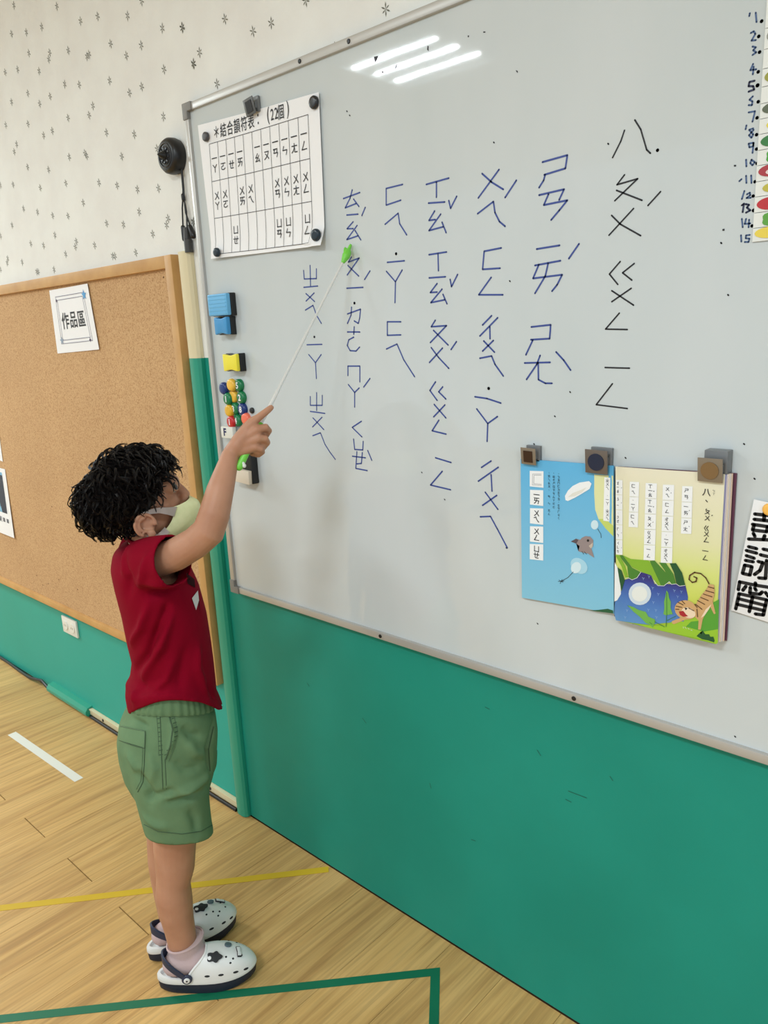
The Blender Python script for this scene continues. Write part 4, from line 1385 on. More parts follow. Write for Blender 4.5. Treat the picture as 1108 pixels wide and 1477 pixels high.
# the part beyond the frame
for uo, vo in ((0.075, 0.135), (0.075, 0.085), (0.08, 0.035)):
    b0 = Pn[1] + np.array([0, -0.0017, 0])
    if vo > 0.1:
        for k in range(3):
            mb.stroke([b0 + rn * (uo + 0.016) + upn * (vo + 0.016 - k * 0.015), b0 + rn * (uo - 0.004) + upn * (vo + 0.002 - k * 0.015)], 0.0052)
    elif vo > 0.05:
        mb.stroke([b0 + rn * (uo + 0.002) + upn * (vo + 0.01), b0 + rn * (uo + 0.016) + upn * (vo - 0.018)], 0.0052)
        mb.stroke([b0 + rn * (uo + 0.016) + upn * (vo + 0.014), b0 + rn * (uo + 0.004) + upn * (vo + 0.004)], 0.0052)
tag(obj('bold_character', mb, M_ink, card, smooth='flat2d'), kind='stuff')
cc = K(1106, 734, YN + 0.0012)
tag(obj('round_magnet', MB().dome((cc[0] + 0.004, cc[1], cc[2]), (0, -1, 0), 0.009, 0.006, 20, 0.3), mat('magnet_orange', (250, 190, 90), 0.35), None, smooth=True), 'pale orange round magnet at the top of the tilted name card', 'magnet', 'small magnets')

# ------------------------------------------------------------ vegetable chart at the right edge
YV = YB + 0.002
vt = K(1104, 0, YV); vb_ = K(1088, 349, YV)
vx0 = (vt[0] + vb_[0]) / 2
veg = empty('picture_chart', (vx0 + 0.04, -YV, vb_[2]), 'narrow strip of small vegetable picture cards beside the handwritten numbers', 'chart')
zs = [K(1090 + 14 * (1 - y / 349), y, YV)[2] for y in (0, 42, 72, 100, 126, 150, 172, 194, 217, 239, 262, 284, 307, 329, 349)]
zs = [zs[0] + 0.035] + zs
vcols = [(200, 200, 190), (90, 150, 60), (150, 150, 140), (60, 60, 60), (150, 150, 60), (110, 110, 110), (90, 100, 80), (228, 210, 80), (50, 120, 60), (70, 160, 50), (170, 50, 60), (190, 180, 70), (190, 40, 50), (90, 160, 60), (232, 208, 80)]
for k in range(15):
    za, zb = zs[k], zs[k + 1]
    cdn = obj('picture_card', wbox(vx0, vx0 + 0.085, zb + 0.0004, za - 0.0004, YV - 0.001, YV + 0.0006), mat('card_white', (228, 230, 226), 0.5), veg)
    h_ = (za - zb)
    mb = MB()
    yv_ = -YV - 0.0014
    shp = k % 4
    cxv = vx0 + 0.022 + 0.006 * (k % 2)
    P = []
    for a in range(22):
        t_ = 2 * math.pi * a / 22
        r_ = [1, 1 + 0.18 * math.cos(3 * t_), 1 + 0.25 * math.sin(t_), 0.8 + 0.2 * abs(math.cos(t_))][shp]
        P.append((cxv + 0.019 * r_ * math.cos(t_), yv_, (za + zb) / 2 + h_ * 0.40 * r_ * math.sin(t_)))
    mb.add(P, [tuple(range(22))])
    obj('printed_vegetable', mb, mat('veg_%d' % k, vcols[k], 0.5), cdn, smooth='flat2d')
    if k in (9, 10, 11):
        mb = MB()
        mb.add([(cxv + 0.010 * math.cos(t_), yv_ - 0.0006, (za + zb) / 2 + h_ * 0.2 * math.sin(t_)) for t_ in np.linspace(0, 2 * math.pi, 16, endpoint=False)], [tuple(range(16))])
        obj('printed_flesh', mb, mat('veg_in_%d' % k, {9: (190, 214, 130), 10: (230, 210, 206), 11: (226, 220, 130)}[k], 0.5), cdn, smooth='flat2d')

# ------------------------------------------------------------ floor tapes
def tape(pts, wd, m, label, z=0.0006):
    mb = MB()
    P = [np.array(p) for p in pts]
    offs = []
    for i in range(len(P)):
        d0 = (P[i] - P[i - 1]) if i else (P[1] - P[0])
        d1 = (P[i + 1] - P[i]) if i < len(P) - 1 else d0
        d0 = d0 / np.linalg.norm(d0); d1 = d1 / np.linalg.norm(d1)
        n0 = np.array([-d0[1], d0[0], 0]); n1 = np.array([-d1[1], d1[0], 0])
        b = n0 + n1; b /= np.linalg.norm(b)
        offs.append(b * wd / 2 / max(0.3, b @ n0))
    for i in range(len(P) - 1):
        a, b = P[i], P[i + 1]
        mb.prism([a - offs[i] + [0, 0, 0.0002], b - offs[i + 1] + [0, 0, 0.0002], b + offs[i + 1] + [0, 0, 0.0002], a + offs[i] + [0, 0, 0.0002]], (0, 0, z))
    return tag(obj('floor_tape', mb, m), label, 'tape')


def ext(a, b, L):
    d = (a - b); d /= np.linalg.norm(d)
    return a + d * L


y0, y1 = FLR(0, 1310), FLR(474, 1254)
tape([ext(y0, y1, 0.7), y1 + np.array([0.0, 0, 0])], 0.022, mat('yellow_tape', (204, 168, 32), 0.45), 'yellow tape line on the floor running behind the child\'s feet to the wall')
g0, g1, g2_ = FLR(0, 1470), FLR(628, 1402), FLR(624, 1477)
g2_ = FLR(626, 1477)
tape([ext(g0, g1, 0.6), g1, ext(g2_, g1, 1.0)], 0.021, mat('green_tape', (10, 104, 74), 0.45), 'dark green tape line with a corner on the floor in front of the child')
w0, w1 = FLR(17, 1058), FLR(114, 1125)
tape([w0, w1], 0.030, mat('white_tape', (226, 222, 214), 0.5), 'short white tape strip on the wooden floor left of the child')
#PERSON
# ------------------------------------------------------------ the child
M_skin = mat('skin', (184, 136, 109), 0.5, var=(18, (172, 123, 96), 0.35, 0.7), bump=(160, 0.08, 0.001), sss=0.12, spec=0.35)
from mathutils import noise


def ring(L, R, s, hw, n=28, lift=0.0, grow=0.0, p=1.0):
    a, b = B(L[0], L[1], s), B(R[0], R[1], s)
    c = (a + b) / 2
    h = (b - a) / 2
    hl = np.linalg.norm(h)
    h = h * (hl + grow) / hl
    out = []
    for k in range(n):
        t = 2 * math.pi * k / n
        ct, st = math.cos(t), math.sin(t)
        out.append(c + h * math.copysign(abs(ct) ** p, ct) + RT * (hw + grow) * math.copysign(abs(st) ** p, st) + UP * lift * abs(st) ** 1.5)
    return out


def cring(c, ax, r, up=UP, n=20, r2=None):
    ax = ax / np.linalg.norm(ax)
    u = np.cross(ax, up); u /= np.linalg.norm(u)
    v = np.cross(ax, u)
    return [c + u * r * math.cos(2 * math.pi * k / n) + v * (r2 or r) * math.sin(2 * math.pi * k / n) for k in range(n)]


TO = B(338, 655, 0.14)
FWD_CAM = -RM[:, 2]
TD = (TO - CAM) @ FWD_CAM


def H(px, py, d=0.0):
    r = ray(px, py)
    return CAM + r * ((TD - d) / (r @ FWD_CAM))


hf = FW * math.cos(0.38) + UP * math.sin(0.38)
hu = -FW * math.sin(0.38) + UP * math.cos(0.38)
HAX = np.array([hf, RT, hu])

sk_ = MB()
# head
HC = B(187, 714, 0.0)
HR = (0.088, 0.070, 0.073)
sk_.ball(HC, HR, HAX, 32, 20)
sk_.ball(B(222, 722, 0), (0.048, 0.058, 0.060), HAX, 24, 16)
sk_.ball(B(238, 699, 0), (0.030, 0.046, 0.024), HAX, 24, 14)
for s_ in (-1, 1):
    c0 = B(234, 727, 0)
    sk_.ball(c0 + RT * s_ * 0.026, (0.036, 0.030, 0.026), HAX, 18, 12)
    sk_.ball(B(222, 752, 0) + RT * s_ * 0.028, (0.034, 0.024, 0.022), HAX, 18, 12)
sk_.ball(B(250, 742, 0), (0.034, 0.032, 0.030), HAX, 20, 14)
sk_.ball(B(256, 757, 0), (0.020, 0.020, 0.018), HAX, 16, 12)
sk_.ball(B(262, 731, 0), (0.018, 0.022, 0.016), HAX, 16, 12)
sk_.limb([B(247, 694, 0), B(253.5, 700, 0), B(261, 706, 0), B(267, 712.5, 0)], [0.011, 0.0095, 0.0095, 0.0098], 14)
for s_ in (-1, 1):
    sk_.ball(B(265, 718, 0) + RT * s_ * 0.009, 0.0085, None, 14, 10)
# eyelids
EY = B(248, 704.5, 0.030)
for s_ in (-1, 1):
    e0 = EY if s_ > 0 else EY - RT * 0.060
    sk_.ball(e0 - hf * 0.004, (0.0105, 0.0135, 0.0100), HAX, 16, 12)
# ears
for s_ in (-1, 1):
    e0 = B(210, 757, 0.072)
    if s_ < 0:
        e0 = e0 - RT * 0.144
    pts_, rr = [], []
    for k in range(15):
        t = math.radians(-20 + 245 * k / 14)
        b = max(0.0, -math.cos(t))
        pts_.append(e0 + hf * 0.0195 * math.cos(t) + hu * 0.022 * math.sin(t) + RT * s_ * (0.003 + 0.008 * b))
        rr.append(0.0036)
    sk_.limb(pts_, rr, 10)
    pts_ = [e0 + hf * 0.0115 * math.cos(t) + hu * 0.0135 * math.sin(t) + RT * s_ * (0.003 + 0.004 * max(0, -math.cos(t))) for t in np.radians(np.linspace(70, 260, 9))]
    sk_.limb(pts_, 0.0030, 8)
    sk_.ball(e0 + hf * 0.002 - hu * 0.021 + RT * s_ * 0.003, (0.009, 0.0045, 0.009), HAX, 12, 8)
    sk_.ball(e0 - RT * s_ * 0.003, (0.018, 0.004, 0.022), HAX, 16, 10)
    sk_.ball(e0 + hf * 0.015 - hu * 0.004 + RT * s_ * 0.002, (0.005, 0.004, 0.006), HAX, 10, 8)
# neck and trunk
sk_.loft([ring((186, 765), (228, 768), 0, 0.045), ring((188, 780), (234, 778), 0, 0.044), ring((168, 797), (242, 792), 0, 0.055), ring((172, 812), (256, 806), 0, 0.100),
          ring((172, 845), (268, 842), 0, 0.108), ring((190, 900), (276, 895), 0, 0.098), ring((204, 960), (288, 955), 0, 0.095), ring((192, 1050), (298, 1050), 0, 0.110), ring((184, 1100), (296, 1100), 0, 0.118)])
# arms
sk_.limb([B(218, 812, 0.095), B(255, 799, 0.14), B(282, 783, 0.165), B(301, 766, 0.18), B(309, 742, 0.178), B(318, 706, 0.165), B(327, 675, 0.15), TO + (B(333, 655, .14) - TO)],
         [0.034, 0.0315, 0.030, 0.0305, 0.029, 0.0255, 0.020, 0.0165], 20)
la = B(218, 812, 0.0)
sk_.limb([la - RT * 0.098, la - RT * 0.128 - UP * 0.07 - FW * 0.005, la - RT * 0.145 - UP * 0.165 - FW * 0.010, la - RT * 0.150 - UP * 0.25 + FW * 0.005, la - RT * 0.152 - UP * 0.33 + FW * 0.025],
         [0.034, 0.031, 0.027, 0.023, 0.016], 18)
lh = la - RT * 0.152 - UP * 0.33 + FW * 0.025
ld = (FW * 0.15 - UP * 0.989)
sk_.ball(lh + ld * 0.035, (0.038, 0.012, 0.026), np.array([ld, RT, np.cross(ld, RT)]), 16, 12)
for k in range(4):
    o_ = lh + ld * 0.055 + np.cross(ld, RT) * (0.018 - 0.012 * k)
    sk_.limb([o_, o_ + ld * (0.022 + 0.004 * (k in (1, 2))) + RT * 0.004, o_ + ld * 0.034 + RT * 0.016, o_ + ld * 0.03 + RT * 0.026], [0.0068, 0.0064, 0.006, 0.0055], 10)
o_ = lh + ld * 0.02 + np.cross(ld, RT) * 0.02
sk_.limb([o_, o_ + ld * 0.02 + np.cross(ld, RT) * 0.014, o_ + ld * 0.042 + np.cross(ld, RT) * 0.016 + RT * .008], [0.0085, 0.0075, 0.0065], 10)
# right hand closed on the pointer
sk_.limb([H(333, 655, 0), H(342, 643, .003), H(354, 628, .005)], [0.016, 0.0165, 0.014], 16)
MCP = [(363, 611, .009), (371, 620, .011), (373, 632, .009), (368, 645, .006)]
for i, m_ in enumerate(MCP):
    st_ = [(345, 632, .003), (346, 637, .004), (347, 643, .003), (347, 650, .001)][i]
    sk_.limb([H(*st_), H(*m_)], [0.0115, 0.0092 if i < 3 else 0.008], 12)
FIN = [[MCP[0], (376, 600, .007), (385, 593, .004), (391, 588, .001)],
       [MCP[1], (384, 616, .006), (388, 621, -.006), (382, 631, -.017), (371, 634, -.019)],
       [MCP[2], (383, 633, .004), (386, 638, -.007), (380, 646, -.017), (368, 646, -.018)],
       [MCP[3], (377, 648, .001), (379, 652, -.008), (373, 657, -.015), (363, 655, -.015)]]
for i, f_ in enumerate(FIN):
    n_ = len(f_)
    base = [0.0082, 0.0084, 0.0080, 0.0070][i]
    sk_.limb([H(*q) for q in f_], [base * (1 - 0.09 * k) for k in range(n_)], 12)
sk_.limb([H(340, 636, -.006), H(352, 620, -.017), H(364, 607, -.021), H(374, 601, -.017)], [0.010, 0.0092, 0.0082, 0.0068], 12)
sk_.ball(H(377, 626, -.008), 0.011, None, 14, 10)
sk_.ball(H(377, 641, -.007), 0.010, None, 14, 10)
sk_.ball(H(371, 650, -.006), 0.009, None, 14, 10)
sk_.ball(H(368, 640, -.004), 0.012, None, 14, 10)
# legs
near = [((203, 1120), (292, 1115), .062, .066), ((212, 1170), (290, 1165), .062, .058), ((220, 1205), (284, 1205), .060, .050), ((221, 1228), (282, 1232), .060, .045), ((223, 1245), (281, 1248), .060, .044), ((225, 1268), (275, 1270), .060, .041),
        ((224, 1295), (278, 1293), .060, .041), ((229, 1320), (279, 1316), .060, .037), ((237, 1345), (282, 1338), .060, .031), ((244, 1370), (285, 1358), .060, .028), ((247, 1390), (291, 1374), .060, .028), ((247, 1405), (298, 1388), .060, .028)]
sk_.loft([ring(a, b, s, h, 24) for a, b, s, h in near])
dS = (-1.45 + 1.32) * 0 + 0
far = [((195, 1100), (290, 1100), -.062, .066), ((205, 1160), (280, 1158), -.064, .056), ((211, 1200), (266, 1200), -.066, .048), ((212, 1225), (264, 1228), -.067, .044), ((213, 1245), (262, 1248), -.068, .042), ((218, 1275), (264, 1275), -.068, .040),
       ((223, 1298), (265, 1296), -.068, .036), ((228, 1320), (262, 1316), -.068, .031), ((231, 1340), (264, 1334), -.068, .026), ((231, 1355), (268, 1348), -.068, .026), ((231, 1366), (272, 1358), -.068, .026)]
sk_.loft([ring(a, b, s, h, 24) for a, b, s, h in far])
SHOES = [(np.array([-1.325, -0.436, 0.0]), math.radians(51), 1), (np.array([-1.450, -0.392, 0.0]), math.radians(75), -1)]
for c_, an, _ in SHOES:
    d_ = np.array([math.cos(an), math.sin(an), 0])
    sk_.limb([c_ - d_ * 0.070 + UP * 0.058, c_ - d_ * 0.02 + UP * 0.060, c_ + d_ * 0.04 + UP * 0.052, c_ + d_ * 0.068 + UP * 0.045], [0.024, 0.024, 0.019, 0.012], 14)
body_me = evaluated(sk_, 0.0023, 5, 0.5)
body = place('person', body_me, M_skin)
tag(body, 'child in red T-shirt, green shorts and yellow mask, pointing at the whiteboard with a stick', 'person')

# eyes and brows
for s_ in (1, -1):
    e0 = EY if s_ > 0 else EY - RT * 0.060
    ec = e0 + hf * 0.0004 + RT * s_ * 0.0010
    eye = obj('eye', MB().ball(ec, 0.0100, None, 18, 12), mat('eye_white', (176, 160, 150), 0.25), body, smooth=True)
    gd = hf * 0.85 + RT * s_ * 0.42; gd /= np.linalg.norm(gd)
    obj('iris', MB().dome(ec + gd * 0.0078, gd, 0.0062, 0.0026, 16, 0.3), mat('iris_brown', (26, 16, 12), 0.15), eye, smooth=True)
    w_ = e0 + hf * 0.0030
    lid = [w_ + RT * s_ * 0.012 * math.cos(t) * 0.9 + hu * (0.0042 + 0.0045 * math.sin(t)) + hf * (0.0075 * math.sin(t) - 0.001) for t in np.linspace(0.1, math.pi - 0.1, 9)]
    obj('eyelash', MB().tube(lid, [0.0006] + [0.0022] * 7 + [0.0006], 6), mat('lash_black', (18, 12, 10), 0.6), body, smooth=True)
    lid = [w_ + RT * s_ * 0.011 * math.cos(t) * 0.9 - hu * (0.0040 + 0.003 * math.sin(t)) + hf * (0.0068 * math.sin(t) - 0.001) for t in np.linspace(0.1, math.pi - 0.1, 9)]
    obj('lower_lid', MB().tube(lid, [0.0008] + [0.0016] * 7 + [0.0008], 6), M_skin, body, smooth=True)

# ------------------------------------------------------------ hair
M_hair = mat('dark_hair', (17, 12, 11), 0.5, spec=0.3)
rh = random.Random(11)


def hline(f):
    return float(np.interp(f, [-1, -0.7, -0.4, -0.1, 0.1, 0.5, 0.78, 0.92, 1.0], [-0.66, -0.70, -0.93, -0.76, -0.58, -0.36, -0.08, 0.10, 0.16]))


def hpoint(d, k):
    """point on the head in direction d (forward, right, up), k metres above the skull"""
    n = np.array([d[0] / HR[0], d[1] / HR[1], d[2] / HR[2]]); n /= np.linalg.norm(n)
    p = np.array([d[0] * HR[0], d[1] * HR[1], d[2] * HR[2]]) + n * k
    return HC + HAX.T @ p


hm = MB()
# scalp cap
nu_, nv_ = 72, 40
idx = {}
vs, fs = [], []
for j in range(nv_ + 1):
    for i in range(nu_):
        th = math.pi * j / nv_
        ph = 2 * math.pi * i / nu_
        d = (math.sin(th) * math.cos(ph), math.sin(th) * math.sin(ph), math.cos(th))
        ed = d[2] - hline(d[0])
        k = 0.005 + 0.004 * noise.noise(Vector(d) * 5.0) + 0.004 * noise.noise(Vector(d) * 12.0)
        k = k * min(1.0, max(0.0, ed / 0.35)) + 0.0015
        if d[0] > 0.3:
            k += 0.003 * min(1.0, max(0.0, ed / 0.5))
        idx[(j, i)] = len(vs)
        vs.append((hpoint(d, k), ed))
for j in range(nv_):
    for i in range(nu_):
        q = [idx[(j, i)], idx[(j + 1, i)], idx[(j + 1, (i + 1) % nu_)], idx[(j, (i + 1) % nu_)]]
        if all(vs[t][1] > -0.02 for t in q):
            fs.append(tuple(q))
hm.add([v[0] for v in vs], fs)
crown = np.array([-0.45, 0.05, 0.89]); crown /= np.linalg.norm(crown)
cnt = 0
HP, HRr = [], []
NS = 12
while cnt < 1250:
    d = np.array([rh.gauss(0, 1) for _ in range(3)]); d /= np.linalg.norm(d)
    edge = d[2] - hline(d[0])
    if edge < 0.03:
        continue
    cnt += 1
    t = d - crown * (d @ crown)
    if np.linalg.norm(t) < 0.05:
        t = np.array([rh.gauss(0, 1), rh.gauss(0, 1), 0])
    t = t / np.linalg.norm(t)
    t = t - d * (t @ d); t /= np.linalg.norm(t)
    q = np.cross(d, t)
    an = rh.uniform(-0.9, 0.9)
    t, q = t * math.cos(an) + q * math.sin(an), q * math.cos(an) - t * math.sin(an)
    ear = abs(d[1]) > 0.6 and d[2] < 0.0
    L_ = rh.uniform(0.035, 0.060)
    if edge < 0.45:
        L_ = rh.uniform(0.012, 0.026) * (0.75 if d[0] > 0.5 else 1)
    if ear:
        L_ *= 0.6
    if d[0] < -0.6 and d[2] < 0.1:
        L_ = rh.uniform(0.02, 0.045)
    turns = rh.uniform(0.5, 1.3)
    ph = rh.uniform(0, 6.28)
    amp = rh.uniform(0.005, 0.0105) * (0.5 if ear else 1)
    h0 = rh.uniform(0.004, 0.012)
    h1 = rh.uniform(0.010, 0.026)
    if edge < 0.3 or ear:
        h0, h1 = rh.uniform(0.001, 0.004), rh.uniform(0.003, 0.011)
    if d[0] > 0.45 and edge > 0.15:
        h1 = rh.uniform(0.014, 0.028)
    lock = []
    for k in range(NS):
        u = k / (NS - 1)
        a_ = u * L_ / 0.085
        dd = d * math.cos(a_) + t * math.sin(a_)
        c_, s_ = math.cos(ph + turns * 6.28 * u), math.sin(ph + turns * 6.28 * u)
        w2 = amp * min(1, u * 2.2)
        hh = h0 + (h1 - h0) * math.sin(u * 1.9)
        lock.append(hpoint(dd, max(0.002, hh + w2 * c_)) + HAX.T @ (q * w2 * s_))
    lock = np.array(lock)
    N1 = HAX.T @ d; N2 = HAX.T @ q
    for m_ in range(8):
        r_ = rh.uniform(0, 0.0042) * (0.6 if ear else 1); t_ = rh.uniform(0, 6.28)
        sp = np.linspace(1, 0, NS)[:, None] ** 0.6 * 0.85 + 0.15
        off = (N1 * r_ * math.cos(t_) * 0.7 + N2 * r_ * math.sin(t_)) * sp
        wob = (N2 * rh.uniform(-.0012, .0012) + N1 * rh.uniform(-.0012, .0012)) * np.sin(np.linspace(0, rh.uniform(2, 6), NS))[:, None]
        HP.append(lock + off + wob)
        HRr.append(rh.uniform(0.0007, 0.0012) * (1 - 0.75 * np.linspace(0, 1, NS) ** 2))
HP = np.array(HP); HRr = np.array(HRr)
Tn = np.gradient(HP, axis=1); Tn /= np.linalg.norm(Tn, axis=2, keepdims=True) + 1e-9
ref = np.array([0.31, 0.52, 0.79])
Un = np.cross(Tn, ref); Un /= np.linalg.norm(Un, axis=2, keepdims=True) + 1e-9
Vn = np.cross(Tn, Un)
tri = np.stack([HP + HRr[:, :, None] * (math.cos(a_) * Un + math.sin(a_) * Vn) for a_ in (0, 2.094, 4.189)], axis=2)
base = len(hm.v)
ns_ = tri.shape[0]
for i in range(ns_):
    b0 = base + i * NS * 3
    for k in range(NS - 1):
        for j in range(3):
            j2 = (j + 1) % 3
            hm.f.append((b0 + k * 3 + j, b0 + k * 3 + j2, b0 + (k + 1) * 3 + j2, b0 + (k + 1) * 3 + j))
hm.v += [tuple(p) for p in tri.reshape(-1, 3)]
hm.mi += [0] * (len(hm.f) - len(hm.mi))
hair = obj('hair', hm, M_hair, body, smooth=True, ang=80)
tag(hair, 'short dark curly hair')

# ------------------------------------------------------------ mask
def bdec(p):
    q = p - BC
    return q @ FW, q @ RT, q[2]


def brec(a, s, z):
    return BC + FW * a + RT * s + UP * z


Cc = [(274.5, 716), (287, 723), (289, 737), (281, 752), (266, 764), (255, 771)]
Ec = [(251, 731), (252, 740), (250, 749), (244, 759), (236, 769), (230, 778)]
grid = []
NT = 16
for j in range(len(Cc)):
    ca, _, cz = bdec(B(Cc[j][0], Cc[j][1], 0))
    ea, es, ez = bdec(B(Ec[j][0], Ec[j][1], 0.050))
    row = []
    for i in range(NT + 1):
        t = -1 + 2 * i / NT
        s = es * math.sin(t * math.pi / 2)
        m_ = 1 - math.cos(t * math.pi / 2)
        m_ = m_ ** 1.1
        row.append(brec(ca + (ea - ca) * m_, s, cz + (ez - cz) * m_))
    grid.append(row)
fine = []
for j in range(len(grid) - 1):
    for sb in range(4):
        u = sb / 4
        p0 = grid[max(0, j - 1)]; p1 = grid[j]; p2 = grid[j + 1]; p3 = grid[min(len(grid) - 1, j + 2)]
        fine.append([0.5 * ((2 * b) + (-a + c) * u + (2 * a - 5 * b + 4 * c - d) * u * u + (-a + 3 * b - 3 * c + d) * u ** 3) for a, b, c, d in zip(p0, p1, p2, p3)])
fine.append(grid[-1])
inner = [[p - FW * 0.0022 - UP * 0.0002 for p in r] for r in fine]
mm = MB()
nr = len(fine); nc = NT + 1
vs = [p for r in fine for p in r] + [p for r in inner for p in r]
N_ = nr * nc
fs = []
for j in range(nr - 1):
    for i in range(nc - 1):
        a = j * nc + i
        fs.append((a, a + 1, a + nc + 1, a + nc)); fs.append((N_ + a, N_ + a + nc, N_ + a + nc + 1, N_ + a + 1))
bd = [i for i in range(nc - 1)] + [j * nc + nc - 1 for j in range(nr - 1)] + [(nr - 1) * nc + i for i in range(nc - 1, 0, -1)] + [j * nc for j in range(nr - 1, 0, -1)]
for k in range(len(bd)):
    a, b = bd[k], bd[(k + 1) % len(bd)]
    fs.append((a, N_ + a, N_ + b, b))
mm.add(vs, fs)
mask = obj('face_mask', mm, mat('mask_yellow', (232, 234, 184), 0.7, bump=(120, 0.25, 0.002), var=(60, (222, 226, 172), 0.4, 0.7)), body, smooth=True, ang=60)
M_loop = mat('mask_loop', (190, 178, 172), 0.6)


def band(pts, w_, th=0.001, m=M_loop, name='ear_loop', parent=None):
    P = [B(*q) for q in pts]
    rings = []
    for i in range(len(P)):
        t = P[min(i + 1, len(P) - 1)] - P[max(0, i - 1)]
        t /= np.linalg.norm(t)
        n_ = RT - t * (RT @ t); n_ /= np.linalg.norm(n_)
        b_ = np.cross(t, n_)
        ww = w_[i] if hasattr(w_, '__len__') else w_
        rings.append([P[i] + b_ * ww / 2 + n_ * th, P[i] - b_ * ww / 2 + n_ * th, P[i] - b_ * ww / 2 - n_ * th, P[i] + b_ * ww / 2 - n_ * th])
    return obj(name, MB().loft(rings), m, parent, smooth=True, ang=40)


band([(253, 738, .0505), (243, 737, .060), (230, 736, .0665), (217, 738, .0705), (206, 742, .074), (198, 748, .078), (194, 756, .080)], [.020, .015, .011, .009, .007, .005, .004], parent=mask)
band([(241, 764, .0515), (234, 771, .057), (227, 774, .062), (219, 772, .068), (212, 773, .072)], [.014, .013, .010, .006, .004], parent=mask)

# ------------------------------------------------------------ T-shirt
M_shirt = mat('crimson_jersey', (126, 1, 29), 0.9, bump=(700, 0.25, 0.0008), spec=0.1)
sb = MB()
sb.loft([ring((188, 781), (239, 778), 0, 0.050, 40), ring((174, 788), (248, 785), 0, 0.075, 40), ring((162, 802), (258, 795), 0, 0.108, 40), ring((159, 822), (273, 812), 0, 0.120, 40), ring((165, 850), (287, 842), 0, 0.122, 40),
         ring((175, 888), (298, 882), 0, 0.118, 40), ring((183, 928), (304, 920), 0, 0.115, 40), ring((190, 955), (308, 950), 0, 0.115, 40), ring((186, 985), (311, 978), 0, 0.120, 40, 0.022), ring((180, 1002), (313, 1000), 0, 0.125, 40, 0.062), ring((185, 1030), (325, 1026), 0, 0.131, 40, 0.094)])
ax0 = B(205, 814, .06); ax1 = B(251, 809, .150)
sax = (ax1 - ax0) / np.linalg.norm(ax1 - ax0)
tilt_ax = sax * 0.9 + FW * 0.25; tilt_ax /= np.linalg.norm(tilt_ax)
sb.loft([cring(ax0, sax, 0.050), cring(ax0 * .6 + ax1 * .4, sax, 0.053), cring(ax0 * .25 + ax1 * .75, tilt_ax, 0.0525), cring(ax1, tilt_ax, 0.051)])
bx0_ = ax0 - RT * 0.12; bx1_ = bx0_ - RT * 0.085 - UP * 0.075
sb.loft([cring(bx0_, bx1_ - bx0_, 0.050), cring((bx0_ + bx1_) / 2, bx1_ - bx0_, 0.050), cring(bx1_, bx1_ - bx0_, 0.048)])
shirt_me = evaluated(sb, 0.0042, 10, 0.5)


def biggest(bm):
    seen, best = set(), []
    for v in bm.verts:
        if v in seen:
            continue
        st, isl = [v], []
        seen.add(v)
        while st:
            x = st.pop(); isl.append(x)
            for e in x.link_edges:
                y = e.other_vert(x)
                if y not in seen:
                    seen.add(y); st.append(y)
        best.append(isl)
    best.sort(key=len)
    bmesh.ops.delete(bm, geom=[v for isl in best[:-1] for v in isl], context='VERTS')
    bm.verts.ensure_lookup_table()
    for _ in range(14):                       # even out the cut hems
        new = {}
        for v in bm.verts:
            nb = [e.other_vert(v) for e in v.link_edges if e.is_boundary]
            if len(nb) == 2:
                new[v] = v.co * 0.4 + (nb[0].co + nb[1].co) * 0.3
        for v, c in new.items():
            v.co = c


def bvh_of(me):
    V = co(me)
    return BVHTree.FromPolygons([Vector(v) for v in V], [tuple(p.vertices) for p in me.polygons])


def hit(bvh, px, py, lift=0.0):
    r = ray(px, py)
    l, n, i, d = bvh.ray_cast(Vector(CAM), Vector(r))
    if l is None:
        return None
    n = np.array(n)
    if n @ r > 0:
        n = -n
    return np.array(l) + n * lift


def folds(me, bvh, L):
    V = co(me); N_ = nrm(me)
    D = np.zeros(len(V))
    for pl, h, w_ in L:
        P = [hit(bvh, *q) for q in pl]
        P = [p for p in P if p is not None]
        best = np.full(len(V), 9.0); par = np.zeros(len(V))
        tot = len(P) - 1
        for k in range(tot):
            a, b = P[k], P[k + 1]
            ab = b - a
            t = np.clip(((V - a) @ ab) / (ab @ ab), 0, 1)
            d = np.linalg.norm(V - a - t[:, None] * ab, axis=1)
            m_ = d < best
            best[m_] = d[m_]; par[m_] = (k + t[m_]) / tot
        env = np.sin(np.clip(par, 0.02, 0.98) * math.pi) ** 0.5
        D += 2.6 * h * env * np.exp(-(best / w_) ** 2)
    setco(me, V + N_ * D[:, None])


bv = bvh_of(shirt_me)
folds(shirt_me, bv, [([(214, 872), (204, 905), (190, 930)], .005, .008), ([(246, 880), (232, 930), (204, 985)], .006, .009), ([(258, 845), (240, 885), (222, 925)], -.005, .010),
                     ([(228, 905), (214, 945), (196, 968)], -.005, .008), ([(188, 962), (200, 982), (212, 992)], -.0028, .010), ([(184, 984), (196, 1000), (194, 1014)], .0035, .010), ([(212, 858), (235, 853), (252, 850)], -.005, .008),
                     ([(205, 840), (225, 842), (246, 838)], .003, .010), ([(180, 800), (186, 830), (184, 860)], -.003, .010), ([(214, 800), (206, 830), (200, 850)], .003, .008), ([(286, 930), (284, 965), (300, 1005)], .004, .009),
                     ([(270, 930), (262, 970), (258, 995)], -.003, .012), ([(236, 790), (240, 815), (236, 835)], .002, .008), ([(250, 950), (240, 980), (222, 998)], .003, .008), ([(295, 985), (306, 1000), (310, 1008)], -.002, .008)])
sh_bvh = bvh_of(shirt_me)
bm = bmesh.new(); bm.from_mesh(shirt_me); bm.normal_update()
zh = B(250, 1004, .12)[2]
dl = []
hb = np.array(bdec(B(184, 1030, 0)))
